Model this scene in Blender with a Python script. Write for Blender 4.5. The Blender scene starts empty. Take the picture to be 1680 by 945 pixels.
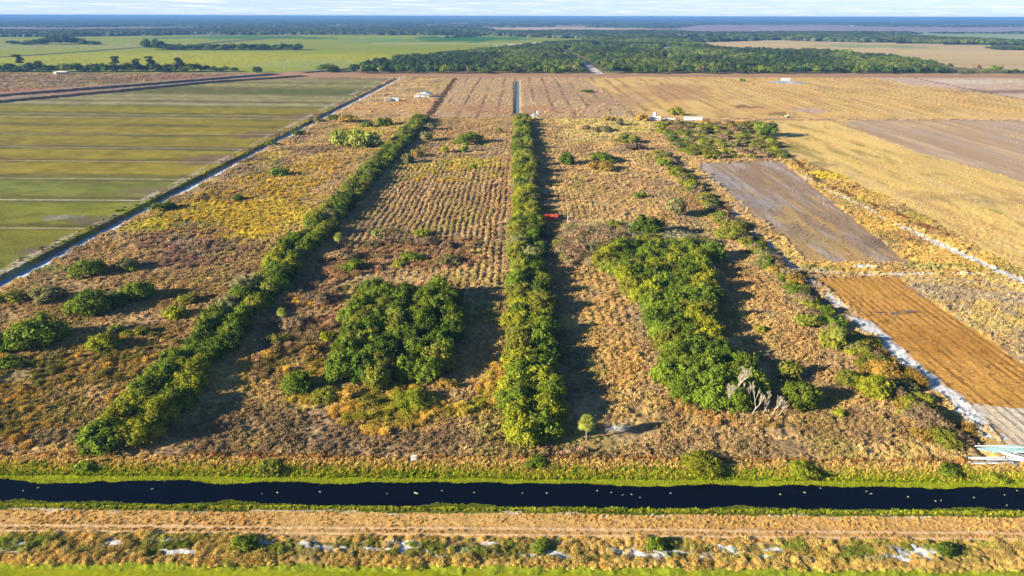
import bpy, math, random
import numpy as np
from mathutils import Matrix, Vector

random.seed(7)
RNG = np.random.default_rng(11)
SC = bpy.context.scene
COL = SC.collection

# ------------------------------------------------------------------ camera
CAM_H = 80.0
F_PX, CX, CY = 1123.0, 840.0, 472.5
PITCH = math.radians(21.66)
YAW = math.radians(0.47)
ROLL = math.radians(0.14)
ROT = (Matrix.Rotation(YAW, 3, 'Z') @ Matrix.Rotation(math.pi / 2 - PITCH, 3, 'X')
       @ Matrix.Rotation(ROLL, 3, 'Z'))
cam_data = bpy.data.cameras.new('camera')
cam = bpy.data.objects.new('camera', cam_data)
COL.objects.link(cam)
cam.matrix_world = Matrix.Translation((0, 0, CAM_H)) @ ROT.to_4x4()
cam_data.sensor_width = 36.0
cam_data.lens = 36.0 * F_PX / 1680.0
cam_data.clip_start = 1.0
cam_data.clip_end = 120000.0
SC.camera = cam

# ------------------------------------------------------------------ light
SUN_EL = math.radians(17.5)
SUN_AZ = math.radians(180 + 21.0)          # direction towards the sun, from +X
sun_vec = Vector((math.cos(SUN_AZ) * math.cos(SUN_EL), math.sin(SUN_AZ) * math.cos(SUN_EL), math.sin(SUN_EL)))
sd = bpy.data.lights.new('sun', 'SUN')
sd.energy = 5.0
sd.angle = math.radians(0.5)
sd.color = (1.0, 0.88, 0.72)
sun = bpy.data.objects.new('sun', sd)
sun.rotation_euler = sun_vec.to_track_quat('Z', 'Y').to_euler()
COL.objects.link(sun)

world = bpy.data.worlds.new('World')
SC.world = world
world.use_nodes = True
wn, wl = world.node_tree.nodes, world.node_tree.links
wn.clear()
wo = wn.new('ShaderNodeOutputWorld')
bg = wn.new('ShaderNodeBackground')
sky = wn.new('ShaderNodeTexSky')
sky.sky_type = 'NISHITA'
sky.sun_disc = False
sky.sun_elevation = SUN_EL
sky.sun_rotation = math.atan2(sun_vec.x, sun_vec.y)
sky.altitude = 50
sky.air_density = 1.0
sky.dust_density = 0.0
sky.ozone_density = 4.0
SKY_STR = 0.05
bg.inputs[1].default_value = SKY_STR
# thin cloud sheet: direction projected on a plane high above
tc = wn.new('ShaderNodeTexCoord')
sep = wn.new('ShaderNodeSeparateXYZ')
wl.new(tc.outputs['Generated'], sep.inputs[0])
def wmath(op, a, b):
    n = wn.new('ShaderNodeMath'); n.operation = op
    for i, v in enumerate((a, b)):
        if v is None: continue
        if isinstance(v, (int, float)): n.inputs[i].default_value = v
        else: wl.new(v, n.inputs[i])
    return n.outputs[0]
zz = wmath('ADD', wmath('MAXIMUM', sep.outputs[2], 0.0), 0.012)
cx_ = wmath('DIVIDE', sep.outputs[0], zz)
cy_ = wmath('DIVIDE', sep.outputs[1], zz)
cmb = wn.new('ShaderNodeCombineXYZ')
wl.new(wmath('MULTIPLY', cx_, 0.30), cmb.inputs[0]); wl.new(wmath('MULTIPLY', cy_, 0.26), cmb.inputs[1])
cn = wn.new('ShaderNodeTexNoise')
cn.inputs['Scale'].default_value = 1.0
cn.inputs['Detail'].default_value = 6
cn.inputs['Roughness'].default_value = 0.62
wl.new(cmb.outputs[0], cn.inputs['Vector'])
cr = wn.new('ShaderNodeValToRGB')
cr.color_ramp.elements[0].position = 0.50
cr.color_ramp.elements[1].position = 0.68
wl.new(cn.outputs[0], cr.inputs[0])
cloudmix = wn.new('ShaderNodeMix'); cloudmix.data_type = 'RGBA'
thin = wn.new('ShaderNodeMapRange')         # the thin sheet shows mostly where it is seen edge-on, low over the horizon
wl.new(sep.outputs[2], thin.inputs[0])
for i_, v_ in enumerate((0.0, 0.16, 0.85, 0.05)): thin.inputs[i_ + 1].default_value = v_
wl.new(wmath('MULTIPLY', cr.outputs[0], thin.outputs[0]), cloudmix.inputs[0])
hs = wn.new('ShaderNodeHueSaturation')
hs.inputs['Saturation'].default_value = 1.1
lowsky = wn.new('ShaderNodeMix'); lowsky.data_type = 'RGBA'
lowr = wn.new('ShaderNodeMapRange')
wl.new(sep.outputs[2], lowr.inputs[0])
for i_, v_ in enumerate((0.0, 0.09, 0.9, 0.0)): lowr.inputs[i_ + 1].default_value = v_
wl.new(lowr.outputs[0], lowsky.inputs[0]); wl.new(sky.outputs[0], hs.inputs['Color']); wl.new(hs.outputs[0], lowsky.inputs[6]); lowsky.inputs[7].default_value = (4.1, 5.5, 8.0, 1)
wl.new(lowsky.outputs[2], cloudmix.inputs[6])
cloudmix.inputs[7].default_value = (7.8, 7.8, 8.2, 1)
wl.new(cloudmix.outputs[2], bg.inputs[0])
wl.new(bg.outputs[0], wo.inputs[0])

SC.view_settings.view_transform = 'Standard'
SC.view_settings.look = 'None'
SC.view_settings.exposure = 1.66
SC.view_settings.gamma = 1.0
SC.view_settings.use_curve_mapping = False
SC.cycles.max_bounces = 6
SC.cycles.diffuse_bounces = 2
SC.cycles.transmission_bounces = 4
SC.cycles.volume_bounces = 0
SC.cycles.transparent_max_bounces = 4

# ------------------------------------------------------------------ surveying helper
def G(px, py, z=0.0):
    """Point of the plane at height z that lies at this spot of the aerial survey photo."""
    d = ROT @ Vector(((px - CX) / F_PX, -(py - CY) / F_PX, -1.0))
    t = (z - CAM_H) / d.z
    return Vector((d.x * t, d.y * t, z))
def depth_at(y):
    return y * math.cos(PITCH) + CAM_H * math.sin(PITCH)
def poly(*pts):
    return np.array([[G(x, y).x, G(x, y).y] for x, y in pts])

def in_poly(X, Y, P):
    res = np.zeros(X.shape, bool)
    m = (X >= P[:, 0].min()) & (X <= P[:, 0].max()) & (Y >= P[:, 1].min()) & (Y <= P[:, 1].max())
    x, y = X[m], Y[m]
    r = np.zeros(x.shape, bool)
    n = len(P); j = n - 1
    for i in range(n):
        xi, yi, xj, yj = P[i, 0], P[i, 1], P[j, 0], P[j, 1]
        if yi != yj:
            r ^= ((yi > y) != (yj > y)) & (x < (xj - xi) * (y - yi) / (yj - yi) + xi)
        j = i
    res[m] = r
    return res

def _h(ix, iy, s):
    n = (ix * 374761393 + iy * 668265263 + s * 974634777).astype(np.int64) & 0xffffffff
    n = ((n ^ (n >> 13)) * 1274126177) & 0xffffffff
    n = n ^ (n >> 16)
    return (n & 0xffff) / 65535.0
def vn(x, y, s=0):
    ix, iy = np.floor(x).astype(np.int64), np.floor(y).astype(np.int64)
    fx, fy = x - ix, y - iy
    fx, fy = fx * fx * (3 - 2 * fx), fy * fy * (3 - 2 * fy)
    return ((_h(ix, iy, s) * (1 - fx) + _h(ix + 1, iy, s) * fx) * (1 - fy)
            + (_h(ix, iy + 1, s) * (1 - fx) + _h(ix + 1, iy + 1, s) * fx) * fy)
def fbm(x, y, s=0, o=4):
    a, t, w = 0.5, 0.0, 0.0
    for k in range(o):
        t = t + a * vn(x, y, s + k * 17); w += a
        x, y, a = x * 2.03 + 5.1, y * 2.03 + 1.7, a * 0.55
    return t / w
def lin(c):
    c = np.asarray(c, float) / 255.0
    return np.where(c <= 0.04045, c / 12.92, ((c + 0.055) / 1.055) ** 2.4)
ALB = 0.80
def alb(r, g, b):
    return lin((r, g, b)) * ALB * np.array((1.0, 1.07, 1.12))

# ------------------------------------------------------------------ land use map
ROAD_Y1, ROAD_Y2 = G(840, 126).y, G(840, 119).y
NEAR_TRACK_N, NEAR_TRACK_S = G(840, 841).y, G(840, 889).y
CAN_N, CAN_S = 108.7, 96.5
LOW_Y = G(840, 931).y
# (name, colour, polygon in survey coordinates, edge waviness in m)
REG = [
 ('pasture', (142, 146, 28), poly((-700, 72), (0, 61), (500, 56), (815, 58), (1000, 66), (905, 72), (700, 97), (560, 113), (440, 119), (0, 120), (-700, 128)), 3),
 ('fallow_field', (196, 166, 112), poly((1110, 70), (1250, 65), (1680, 76), (2300, 86), (2300, 118), (1680, 116), (1560, 110), (1400, 94), (1250, 82)), 3),
 ('hay_field', (146, 158, 112), poly((1400, 58), (1500, 55), (2300, 56), (2300, 82), (1680, 72), (1500, 62)), 8),
 ('far_field', (150, 132, 138), poly((1040, 51), (1140, 41), (1500, 44), (2400, 49), (2400, 55), (1400, 55), (1150, 56)), 10),
 ('far_field', (150, 130, 130), poly((-300, 39), (60, 38.6), (60, 41), (-300, 42)), 10), ('far_field', (180, 150, 130), poly((565, 50), (618, 49.5), (620, 53), (570, 53.5)), 6), ('far_field', (150, 130, 130), poly((290, 42), (500, 43.5), (660, 42), (650, 45.5), (450, 46)), 12),
 ('far_field', (150, 132, 130), poly((1240, 47.5), (1500, 46), (1700, 48), (1690, 50)), 10), ('far_field', (186, 160, 135), poly((775, 46), (900, 44), (1075, 46), (1060, 53), (800, 52)), 8),
 ('brown_field', (164, 130, 98), poly((-700, 128), (0, 121), (440, 119), (600, 117), (450, 126), (0, 161), (-700, 216)), 2),
 ('sod_field', (142, 132, 48), poly((-900, 245), (0, 167), (430, 128), (640, 128.5), (330, 291), (0, 462), (-900, 935)), 0),
 ('dirt_road', (172, 130, 92), poly((430, 120), (2400, 124), (2400, 130), (640, 127), (430, 128)), 0.6),
 ('dry_field', (204, 164, 112), poly((645, 128), (745, 128), (706, 190), (525, 200)), 1),
 ('fallow_field', (184, 150, 110), poly((755, 127), (1110, 127), (1300, 190), (706, 193)), 1),
 ('gold_field', (216, 172, 98), poly((1000, 127), (1500, 127), (2400, 200), (2400, 197), (1060, 194), (960, 130)), 1),
 ('sandy_field', (198, 168, 142), poly((1430, 128), (2400, 131), (2400, 262), (1680, 162)), 2),
 ('gold_field', (224, 184, 106), poly((1240, 197), (2400, 199), (2400, 850), (1680, 446), (1500, 355), (1290, 262)), 1),
 ('bare_field', (182, 152, 124), poly((1370, 200), (1460, 197), (2400, 199), (2400, 520), (1900, 350), (1680, 296), (1500, 248)), 5),
 ('ploughed_field', (154, 126, 98), poly((1142, 268), (1280, 265), (1494, 431), (1328, 430)), 1.0),
 ('tussock_field', (192, 150, 84), poly((1280, 263), (1320, 262), (1500, 345), (1690, 452), (1640, 470), (1480, 452), (1290, 440), (1325, 430), (1494, 431)), 1.0),
 ('stubble_field', (200, 164, 104), poly((1470, 456), (1690, 456), (2300, 810), (2300, 990), (1680, 600)), 1.0),
 ('orange_field', (206, 148, 70), poly((1338, 457), (1472, 454), (1690, 604), (2300, 1010), (2100, 950), (1690, 673), (1588, 664)), 0.4),
 ('sandy_field', (228, 208, 182), poly((1588, 662), (1692, 672), (2100, 950), (1900, 880), (1640, 722)), 0.5),
]
# soft colour patches: centre px, radii px (x, y), colour, strength
PATCH = [
 (120, 76, 260, 5, (150, 148, 80), .8), (400, 62, 180, 3, (60, 112, 30), .9), (760, 64, 90, 5, (26, 104, 30), .95), (620, 66, 70, 4, (96, 138, 70), .6),
 (330, 98, 420, 12, (168, 160, 16), .8), (60, 112, 240, 6, (150, 150, 70), .6), (520, 106, 130, 8, (150, 156, 82), .6),
 (1440, 76, 90, 3.5, (146, 152, 92), .9), (1180, 84, 60, 6, (190, 170, 140), .5),
 (60, 150, 140, 6, (178, 118, 84), .8), (300, 128, 140, 5, (150, 100, 76), .6), (160, 134, 110, 6, (140, 122, 80), .5),
 (100, 357, 30, 5, (150, 130, 115), .9), (165, 362, 60, 8, (120, 96, 74), .8), (260, 312, 50, 9, (128, 100, 72), .8), (340, 262, 45, 9, (120, 92, 66), .8), (430, 220, 45, 7, (124, 92, 66), .8), (500, 190, 30, 5, (130, 100, 70), .7),
 (90, 410, 55, 12, (122, 96, 72), .8), (25, 445, 40, 12, (150, 140, 118), .8),
 # back plots
 (650, 175, 80, 12, (198, 146, 90), .6), (820, 180, 120, 8, (176, 128, 88), .6), (900, 150, 60, 12, (166, 128, 98), .5), (1010, 165, 60, 12, (166, 128, 98), .5),
 (1110, 150, 70, 14, (172, 124, 84), .6), (1250, 180, 60, 8, (206, 158, 92), .6), (1330, 181, 26, 4, (190, 158, 140), .9), (1220, 175, 24, 3, (120, 80, 50), .8), (1280, 187, 26, 3, (110, 84, 50), .7),
 (1540, 140, 40, 4, (208, 176, 150), .7), (1640, 150, 90, 3.5, (138, 108, 84), .85), (1600, 134, 100, 3, (214, 190, 164), .8),
 # right gold field: greener damp streaks and darker dry stalks
 (1300, 240, 24, 5, (110, 112, 50), .6), (1640, 330, 80, 6, (186, 142, 88), .5), (1530, 322, 60, 8, (176, 128, 74), .5),
 (1357, 288, 34, 7, (204, 160, 24), .95), (1345, 270, 24, 5, (140, 116, 70), .6),
 # ploughed plot: pale sand streaks and grassy ones come from the stripe noise
 (1200, 300, 26, 14, (160, 146, 148), .6), (1240, 330, 34, 14, (158, 144, 146), .5), (1345, 395, 40, 12, (170, 136, 82), .6), (1290, 360, 20, 8, (190, 150, 90), .6), (1440, 400, 34, 12, (124, 98, 86), .6),
 (1520, 436, 60, 4, (150, 140, 70), .7), (1340, 441, 50, 5, (150, 132, 66), .7), (1420, 437, 20, 3, (214, 208, 206), .9),
 (1560, 480, 60, 14, (150, 122, 108), .7), (1640, 530, 60, 14, (188, 150, 80), .6), (1660, 490, 40, 12, (156, 128, 112), .6),
 (1400, 470, 60, 14, (196, 130, 44), .5), (1560, 560, 90, 30, (176, 104, 26), .5), (1660, 640, 60, 20, (196, 130, 40), .5), (1492, 512, 40, 4, (120, 84, 60), .5),
 # the scrubby property, left strip
 (430, 345, 120, 22, (206, 162, 40), .85), (400, 385, 60, 16, (214, 172, 30), .9), (300, 345, 60, 16, (200, 158, 44), .8), (540, 265, 60, 26, (194, 142, 70), .7), (250, 368, 40, 12, (198, 168, 30), .8), (480, 300, 60, 18, (196, 146, 62), .7), (600, 215, 40, 12, (206, 160, 50), .8), (430, 260, 40, 12, (190, 150, 50), .7),
 (300, 405, 90, 22, (150, 116, 92), .8), (400, 262, 40, 6, (130, 96, 74), .8), (345, 325, 26, 5, (110, 84, 66), .9), (520, 245, 50, 6, (136, 100, 78), .7), (200, 405, 80, 12, (186, 132, 84), .7), (430, 430, 60, 22, (166, 120, 78), .7),
 (120, 500, 140, 30, (160, 112, 62), .6), (300, 480, 90, 24, (162, 116, 58), .7), (60, 440, 70, 10, (150, 140, 60), .5), (260, 545, 60, 20, (150, 106, 60), .6), (120, 600, 160, 40, (160, 118, 48), .6), (60, 680, 120, 40, (146, 116, 40), .7), (40, 600, 60, 26, (136, 120, 84), .5),
 (220, 560, 60, 20, (176, 126, 66), .5), (120, 715, 110, 12, (150, 116, 88), .7), (250, 610, 40, 20, (166, 128, 44), .6),
 # second strip
 (720, 330, 110, 50, (180, 132, 86), .6), (780, 270, 60, 8, (200, 160, 50), .8), (690, 276, 60, 8, (196, 152, 60), .6), (760, 215, 60, 16, (176, 124, 84), .6), (650, 410, 110, 26, (170, 124, 84), .6), (790, 430, 34, 40, (192, 144, 92), .7), (700, 420, 40, 20, (160, 112, 78), .6),
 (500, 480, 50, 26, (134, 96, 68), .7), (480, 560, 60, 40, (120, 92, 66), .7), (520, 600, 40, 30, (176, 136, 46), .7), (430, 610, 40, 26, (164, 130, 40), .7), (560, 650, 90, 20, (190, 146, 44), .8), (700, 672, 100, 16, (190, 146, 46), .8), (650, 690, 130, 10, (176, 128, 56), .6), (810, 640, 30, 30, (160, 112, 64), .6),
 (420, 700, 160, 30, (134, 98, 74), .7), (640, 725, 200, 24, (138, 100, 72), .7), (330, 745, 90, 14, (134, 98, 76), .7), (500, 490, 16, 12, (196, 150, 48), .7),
 # third strip
 (1010, 205, 70, 14, (198, 160, 78), .8), (960, 225, 40, 8, (196, 160, 96), .6), (1010, 290, 80, 26, (188, 134, 84), .6), (990, 330, 70, 22, (184, 136, 86), .6), (900, 400, 30, 30, (110, 84, 64), .5), (1020, 380, 70, 10, (190, 136, 80), .5),
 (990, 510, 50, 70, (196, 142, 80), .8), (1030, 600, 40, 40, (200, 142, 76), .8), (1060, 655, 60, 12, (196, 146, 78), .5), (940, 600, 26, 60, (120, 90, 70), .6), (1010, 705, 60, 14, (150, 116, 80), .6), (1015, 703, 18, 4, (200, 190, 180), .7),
 (1120, 690, 110, 14, (180, 132, 74), .7), (1200, 740, 160, 20, (146, 108, 76), .6), (960, 745, 100, 14, (134, 96, 70), .7), (1400, 700, 110, 26, (160, 114, 70), .7), (1300, 690, 60, 12, (176, 126, 68), .6),
 (1240, 480, 40, 40, (178, 124, 70), .7), (1290, 560, 50, 36, (182, 126, 70), .7), (1380, 640, 50, 30, (186, 132, 72), .7), (1230, 380, 30, 20, (150, 106, 66), .5), (1190, 520, 20, 40, (140, 100, 66), .5), (1480, 640, 40, 30, (150, 124, 50), .6), (1560, 720, 40, 20, (140, 112, 44), .6),
 (1130, 330, 26, 14, (150, 96, 60), .6), (1090, 350, 30, 10, (190, 136, 80), .6),
]
for i in range(len(PATCH)):
    px, py, rx, ry, c, s = PATCH[i]
    a = G(px, py)
    wx = rx * depth_at(a.y) / F_PX
    y1, y2 = G(px, py + ry).y, G(px, max(py - ry, 33)).y
    c = (c[0] * .97, c[1] + (c[0] - c[1]) * .16, c[2] + (c[1] - c[2]) * .20) if py > 195 and c[0] > c[1] else c
    PATCH[i] = (a.x, (y1 + y2) / 2, wx, abs(y2 - y1) / 2, alb(*c), s)

DITCH_X = -167.0
def ditch_left(X, Y):           # 0..1 inside the ditch along the sod field
    return (Y < ROAD_Y1 - 10)
SODB = [(128, 132, 110, 88), (133, 152, 140, 90), (136, 104, 94, 58), (139, 154, 146, 92), (143, 120, 112, 60), (146, 88, 94, 46), (153, 82, 86, 42), (156, 110, 106, 60), (158, 152, 144, 100), (162, 140, 128, 84), (165, 160, 148, 106),
 (168, 96, 82, 48), (172, 170, 158, 120), (176, 108, 98, 42), (180, 136, 126, 24), (186.5, 140, 126, 26), (188.5, 70, 60, 25), (191, 150, 136, 90), (193.5, 84, 70, 38), (197, 146, 128, 24), (206, 140, 122, 28), (208.5, 88, 74, 40), (212, 146, 128, 28),
 (221.5, 150, 130, 34), (224, 84, 72, 44), (227, 142, 126, 34), (241.5, 136, 118, 28), (244, 110, 92, 64), (246.5, 80, 66, 40), (250, 148, 132, 38), (263.5, 142, 124, 30), (266, 84, 70, 44), (270, 146, 126, 32), (288, 154, 136, 34), (292, 104, 90, 46), (297, 104, 106, 44),
 (310, 112, 122, 46), (325, 118, 122, 48), (328, 80, 72, 38), (334, 112, 118, 38), (345, 130, 132, 34), (371, 114, 114, 34), (376, 66, 58, 24), (381, 122, 116, 28), (420, 108, 110, 32), (470, 112, 112, 40)]
def bump01(d, w):
    return np.clip(1 - np.abs(d) / w, 0, 1)

def FIELDN(X, Y): return fbm(X / 1300, Y / 1500, 181, 4)
def land(X, Y):
    """region index and albedo of the land at world points."""
    n = X.size
    D = np.maximum(Y, 60)
    wob = (fbm(X / 6, Y / 6, 3, 3) - .5) * 2
    wob2 = (fbm(X / 6, Y / 6, 9, 3) - .5) * 2
    reg = np.zeros(n, int)
    col = np.tile(alb(186, 148, 102), (n, 1))
    far = Y > ROAD_Y2
    col[far] = alb(118, 106, 62)
    vfar = Y > 2300
    col[vfar] = alb(44, 58, 34)
    fl = vfar & (FIELDN(X, Y) > .57)
    col[fl] = alb(142, 124, 104)
    reg[far] = 1
    for k, (nm, c, P, w) in enumerate(REG):
        m = in_poly(X + wob * w, Y + wob2 * w, P)
        reg[m] = k + 2
        col[m] = alb(*c)
    nm = [r[0] for r in REG]
    def is_(name): 
        return np.isin(reg, [k + 2 for k, q in enumerate(nm) if q == name])
    def mul(m, f):
        col[m] *= f[:, None]
    # furrows and drill rows, all along the lot lines (Y)
    m = is_('orange_field') | (is_('sandy_field') & (Y < 300))
    x, y = X[m], Y[m]
    fr = np.abs(((x + .35 * fbm(x / 8, y / 25, 6, 2)) / 2.15) % 1 - .5) * 2
    k = (np.clip((fr - .70) / .14, 0, 1)) * np.clip((fbm(x / 1.5, y / 18, 8, 3) - .30) * 5, 0, 1)
    mul(m, (1 - .80 * k) * (.84 + .32 * fbm(x / 1.2, y / 14, 44, 3)) * (1 - .5 * (fbm(x / .9, y / 1.4, 46, 2) > .74)))
    m = is_('ploughed_field')
    x, y = X[m], Y[m]
    s1 = fbm(x / 2.2, y / 40, 51, 4)
    a = np.clip((s1 - .50) * 7, 0, 1)[:, None] * .6
    col[m] = col[m] * (1 - a) + alb(186, 170, 160) * a
    mul(m, .72 + .56 * fbm(x / .8, y / 9, 66, 3))
    s2 = fbm(x / 3.2, y / 30, 61, 4) + np.clip((300 - y) / 500, -.2, .12)
    a = np.clip((s2 - .54) * 8, 0, 1)[:, None] * .75
    col[m] = col[m] * (1 - a) + alb(190, 150, 88) * a
    m = is_('bare_field') | is_('sandy_field') | is_('gold_field')
    x, y = X[m], Y[m]
    s1 = fbm(x / 7, y / 60, 71, 4)
    mul(m, .78 + .44 * s1)
    a = (np.clip((fbm(x / 7, y / 26, 77, 5) - .63 + .12 * ((y < 560) & (y > 400) & (x < 230))) * 7, 0, 1) * is_('gold_field')[m])[:, None] * .6
    col[m] = col[m] * (1 - a) + alb(126, 118, 52) * a
    a = np.clip((fbm(x / 9, y / 60, 79, 5) - .55) * 8, 0, 1)[:, None] * .5
    col[m] = col[m] * (1 - a) + alb(182, 136, 84) * a
    a = np.clip((fbm(x / 5, y / 70, 73, 4) - .55) * 8, 0, 1)[:, None] * .5
    col[m] = col[m] * (1 - a) + alb(222, 186, 128) * a
    m = ((is_('gold_field') & (Y > 640)) | (is_('fallow_field') & (Y < 1070)))
    x, y = X[m], Y[m]
    sp = np.where(x > 190, 11.0, 17.0)
    rr = np.abs(((x + 3 * fbm(x / 30, y / 80, 4, 2)) / sp) % 1 - .5) * 2
    mul(m, 1 - .55 * np.clip((rr - .76) / .16, 0, 1) * np.clip((fbm(x / 6, y / 60, 14, 3) - .34) * 5, 0, 1))
    m = is_('sod_field')
    x, y = X[m], Y[m]
    pys = CY + F_PX * np.tan(np.arctan2(CAM_H, y) - PITCH) - (x * F_PX / depth_at(y) + 550) * .008
    pys = pys + (fbm(x / 30, y / 40, 15, 3) - .5) * np.clip((pys - 120) / 30, .6, 4)
    bt = np.array([t_[0] for t_ in SODB], float)
    bc = np.array([alb(*t_[1:]) for t_ in SODB]) * .72 + alb(134, 120, 44) * .28
    col[m] = np.stack([np.interp(pys, bt, bc[:, q_]) for q_ in range(3)], 1) * (.50 + 1.0 * fbm(x / 9, y / 5, 18, 5))[:, None]
    m = is_('pasture') | ((is_('fallow_field')) & (Y > 1100)) | is_('hay_field') | is_('far_field')
    x, y = X[m], Y[m]
    mul(m, .80 + .40 * fbm(x / 400, y / 60, 16, 4))
    # general mottling of the rough land
    m = (reg == 0) | is_('tussock_field') | is_('stubble_field') | is_('dry_field') | is_('brown_field')
    x, y = X[m], Y[m]
    b = fbm(x / 9, y / 14, 81, 5)
    mul(m, .50 + .72 * b)
    col[m] *= np.array((1.04, 1.07, 1.06))
    a = np.clip((fbm(x / 13, y / 20, 91, 4) - .57) * 7, 0, 1)[:, None] * .5
    col[m] = col[m] * (1 - a) + alb(132, 100, 78) * a
    a = np.clip((fbm(x / 22, y / 34, 99, 5) - .54) * 8, 0, 1)[:, None] * .5
    col[m] = col[m] * (1 - a) + alb(138, 116, 96) * a
    a = np.clip((fbm(x / 16, y / 26, 103, 5) - .57) * 8, 0, 1)[:, None] * .5
    col[m] = col[m] * (1 - a) + alb(150, 136, 62) * a
    a = np.clip((fbm(x / 10, y / 16, 95, 4) - .58) * 7, 0, 1)[:, None] * .5
    col[m] = col[m] * (1 - a) + alb(212, 174, 104) * a
    m = is_('stubble_field')
    x, y = X[m], Y[m]
    a = np.clip((fbm(x / 3, y / 5, 97, 4) - .5) * 7, 0, 1)[:, None] * .7
    col[m] = col[m] * (1 - a) + alb(150, 130, 110) * a
    # stretched large-scale variation
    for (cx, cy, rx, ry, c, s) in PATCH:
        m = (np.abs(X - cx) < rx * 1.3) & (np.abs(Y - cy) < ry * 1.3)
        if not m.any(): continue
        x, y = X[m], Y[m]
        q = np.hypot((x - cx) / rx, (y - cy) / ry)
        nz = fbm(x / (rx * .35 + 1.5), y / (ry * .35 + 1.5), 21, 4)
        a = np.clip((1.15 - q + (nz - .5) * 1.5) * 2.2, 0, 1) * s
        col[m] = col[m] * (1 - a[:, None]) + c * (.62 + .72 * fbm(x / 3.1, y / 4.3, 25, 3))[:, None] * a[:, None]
    # road at the back of the lots and other bare lines
    def line(px0, px1, w, c, s=1., br=0.):
        a, b = G(*px0), G(*px1)
        dx, dy = b.x - a.x, b.y - a.y
        L = math.hypot(dx, dy)
        m = (X > min(a.x, b.x) - w * 2) & (X < max(a.x, b.x) + w * 2) & (Y > min(a.y, b.y) - w * 2) & (Y < max(a.y, b.y) + w * 2)
        if not m.any(): return
        x, y = X[m], Y[m]
        t = ((x - a.x) * dx + (y - a.y) * dy) / (L * L)
        d = np.abs((x - a.x) * dy - (y - a.y) * dx) / L
        al = np.clip((w * (1 + (fbm(x / 3, y / 3, 5, 2) - .5) * .8) - d) / (w * .4), 0, 1) * ((t > 0) & (t < 1)) * s
        if br: al = al * np.clip((fbm(x / 5, y / 8, 31, 3) - br) * 8, 0, 1)
        col[m] = col[m] * (1 - al[:, None]) + alb(*c) * al[:, None]
    LN = [((706, 193), (2300, 199), 5, (160, 130, 108), .8, 0), ((746, 129), (703, 191), 4, (84, 64, 50), .9, 0), ((757, 129), (716, 190), 2.2, (196, 158, 120), .8, 0),
          ((734, 129), (690, 192), 1.6, (190, 150, 112), .8, 0),
          ((842, 135), (843, 190), 1.2, (90, 74, 60), .8, 0), ((857, 135), (858, 190), 1.0, (186, 160, 130), .5, 0),
          ((1290, 250), (1345, 300), 1.6, (100, 74, 52), .9, .3), ((1345, 300), (1560, 388), 2.0, (110, 70, 42), .9, .35), ((1315, 290), (1480, 372), 1.5, (216, 196, 180), .8, .4),
          ((1480, 372), (1760, 500), 2.2, (218, 206, 196), 1, .25), ((1380, 450), (1640, 449), 1.2, (214, 196, 176), 1, .3), ((1300, 440), (1380, 450), 1.6, (204, 186, 166), .8, .4),
          ((1120, 275), (1290, 432), 2.4, (202, 188, 180), .85, .42), ((1290, 432), (1400, 520), 2.0, (212, 204, 200), .9, .35), ((1400, 515), (1640, 722), 2.9, (212, 206, 202), .95, .42),
          ((835, 255), (806, 415), 1.0, (150, 104, 72), .6, 0), ((815, 255), (790, 390), .9, (150, 104, 72), .5, 0),
          ((1500, 128), (1690, 166), 3, (110, 82, 60), .8, 0), ((1450, 131), (1680, 161), 4, (186, 156, 132), .7, 0),
          ((-60, 478), (622, 132), 3.0, (176, 156, 134), .8, .46),
          ((0, 473), (664, 125), 1.0, (196, 204, 222), .9, .40),
          ((900, 746), (958, 740), .35, (206, 160, 130), .9, 0)]
    for l in LN: line(*l)
    # canal banks, farm track beside the canal, sandy strip in front of it
    m = Y < CAN_N + 3.5
    x, y = X[m], Y[m]
    c = col[m]
    w = (fbm(x / 4, y / 2, 101, 3) - .5) * 2.4
    c[:] = alb(138, 102, 66)
    top = y + w * .6
    def put(mask, rgb, s=1.):
        c[mask] = c[mask] * (1 - s) + alb(*rgb) * s
    put(top < CAN_N + 3.5, (162, 118, 64))
    put(top < CAN_N + 1.6, (160, 140, 50))
    put(top < CAN_N + .2, (122, 136, 28))
    put(y < CAN_S + .3, (96, 104, 34))
    put(y < CAN_S - .8 + w * .2, (204, 158, 92))
    sp = fbm(x / 5, y / .6, 111, 3)
    put((y < CAN_S - .2) & (y > CAN_S - 1.4) & (sp > .66), (206, 184, 160), .8)
    put((y < 92.5) & (y > 90.5), (190, 146, 88))
    for yr in (91.85, 90.35):
        put(np.abs(y - yr - .12 * (fbm(x / 12, y * 0, 5, 2) - .5)) < .28, (226, 184, 132), .85)
    put((y < 89.6), (186, 146, 88))
    put((y < 88.4 + w * .5), (126, 110, 58))
    sp = fbm((x + y * 1.2) / 3.4, y / 1.3, 121, 3)
    sa = np.clip((sp - .585) * 22, 0, 1) * ((y < 88.6) & (y > 84.8)); c[:] = c * (1 - sa[:, None]) + alb(204, 196, 186) * sa[:, None]
    put((y < 85.2 + w * .3), (160, 130, 72))
    put((y < LOW_Y + .6), (126, 132, 30))
    c *= (.78 + .44 * fbm(x / 1.3, y / 1.3, 131, 3))[:, None]
    col[m] = c
    reg[m] = np.where(y > CAN_N - .3, 0, np.where(y < 89.8, -3, np.where(y < CAN_S - .2, -2, -1)))
    return reg, np.clip(col, 0.005, .85)

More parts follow.
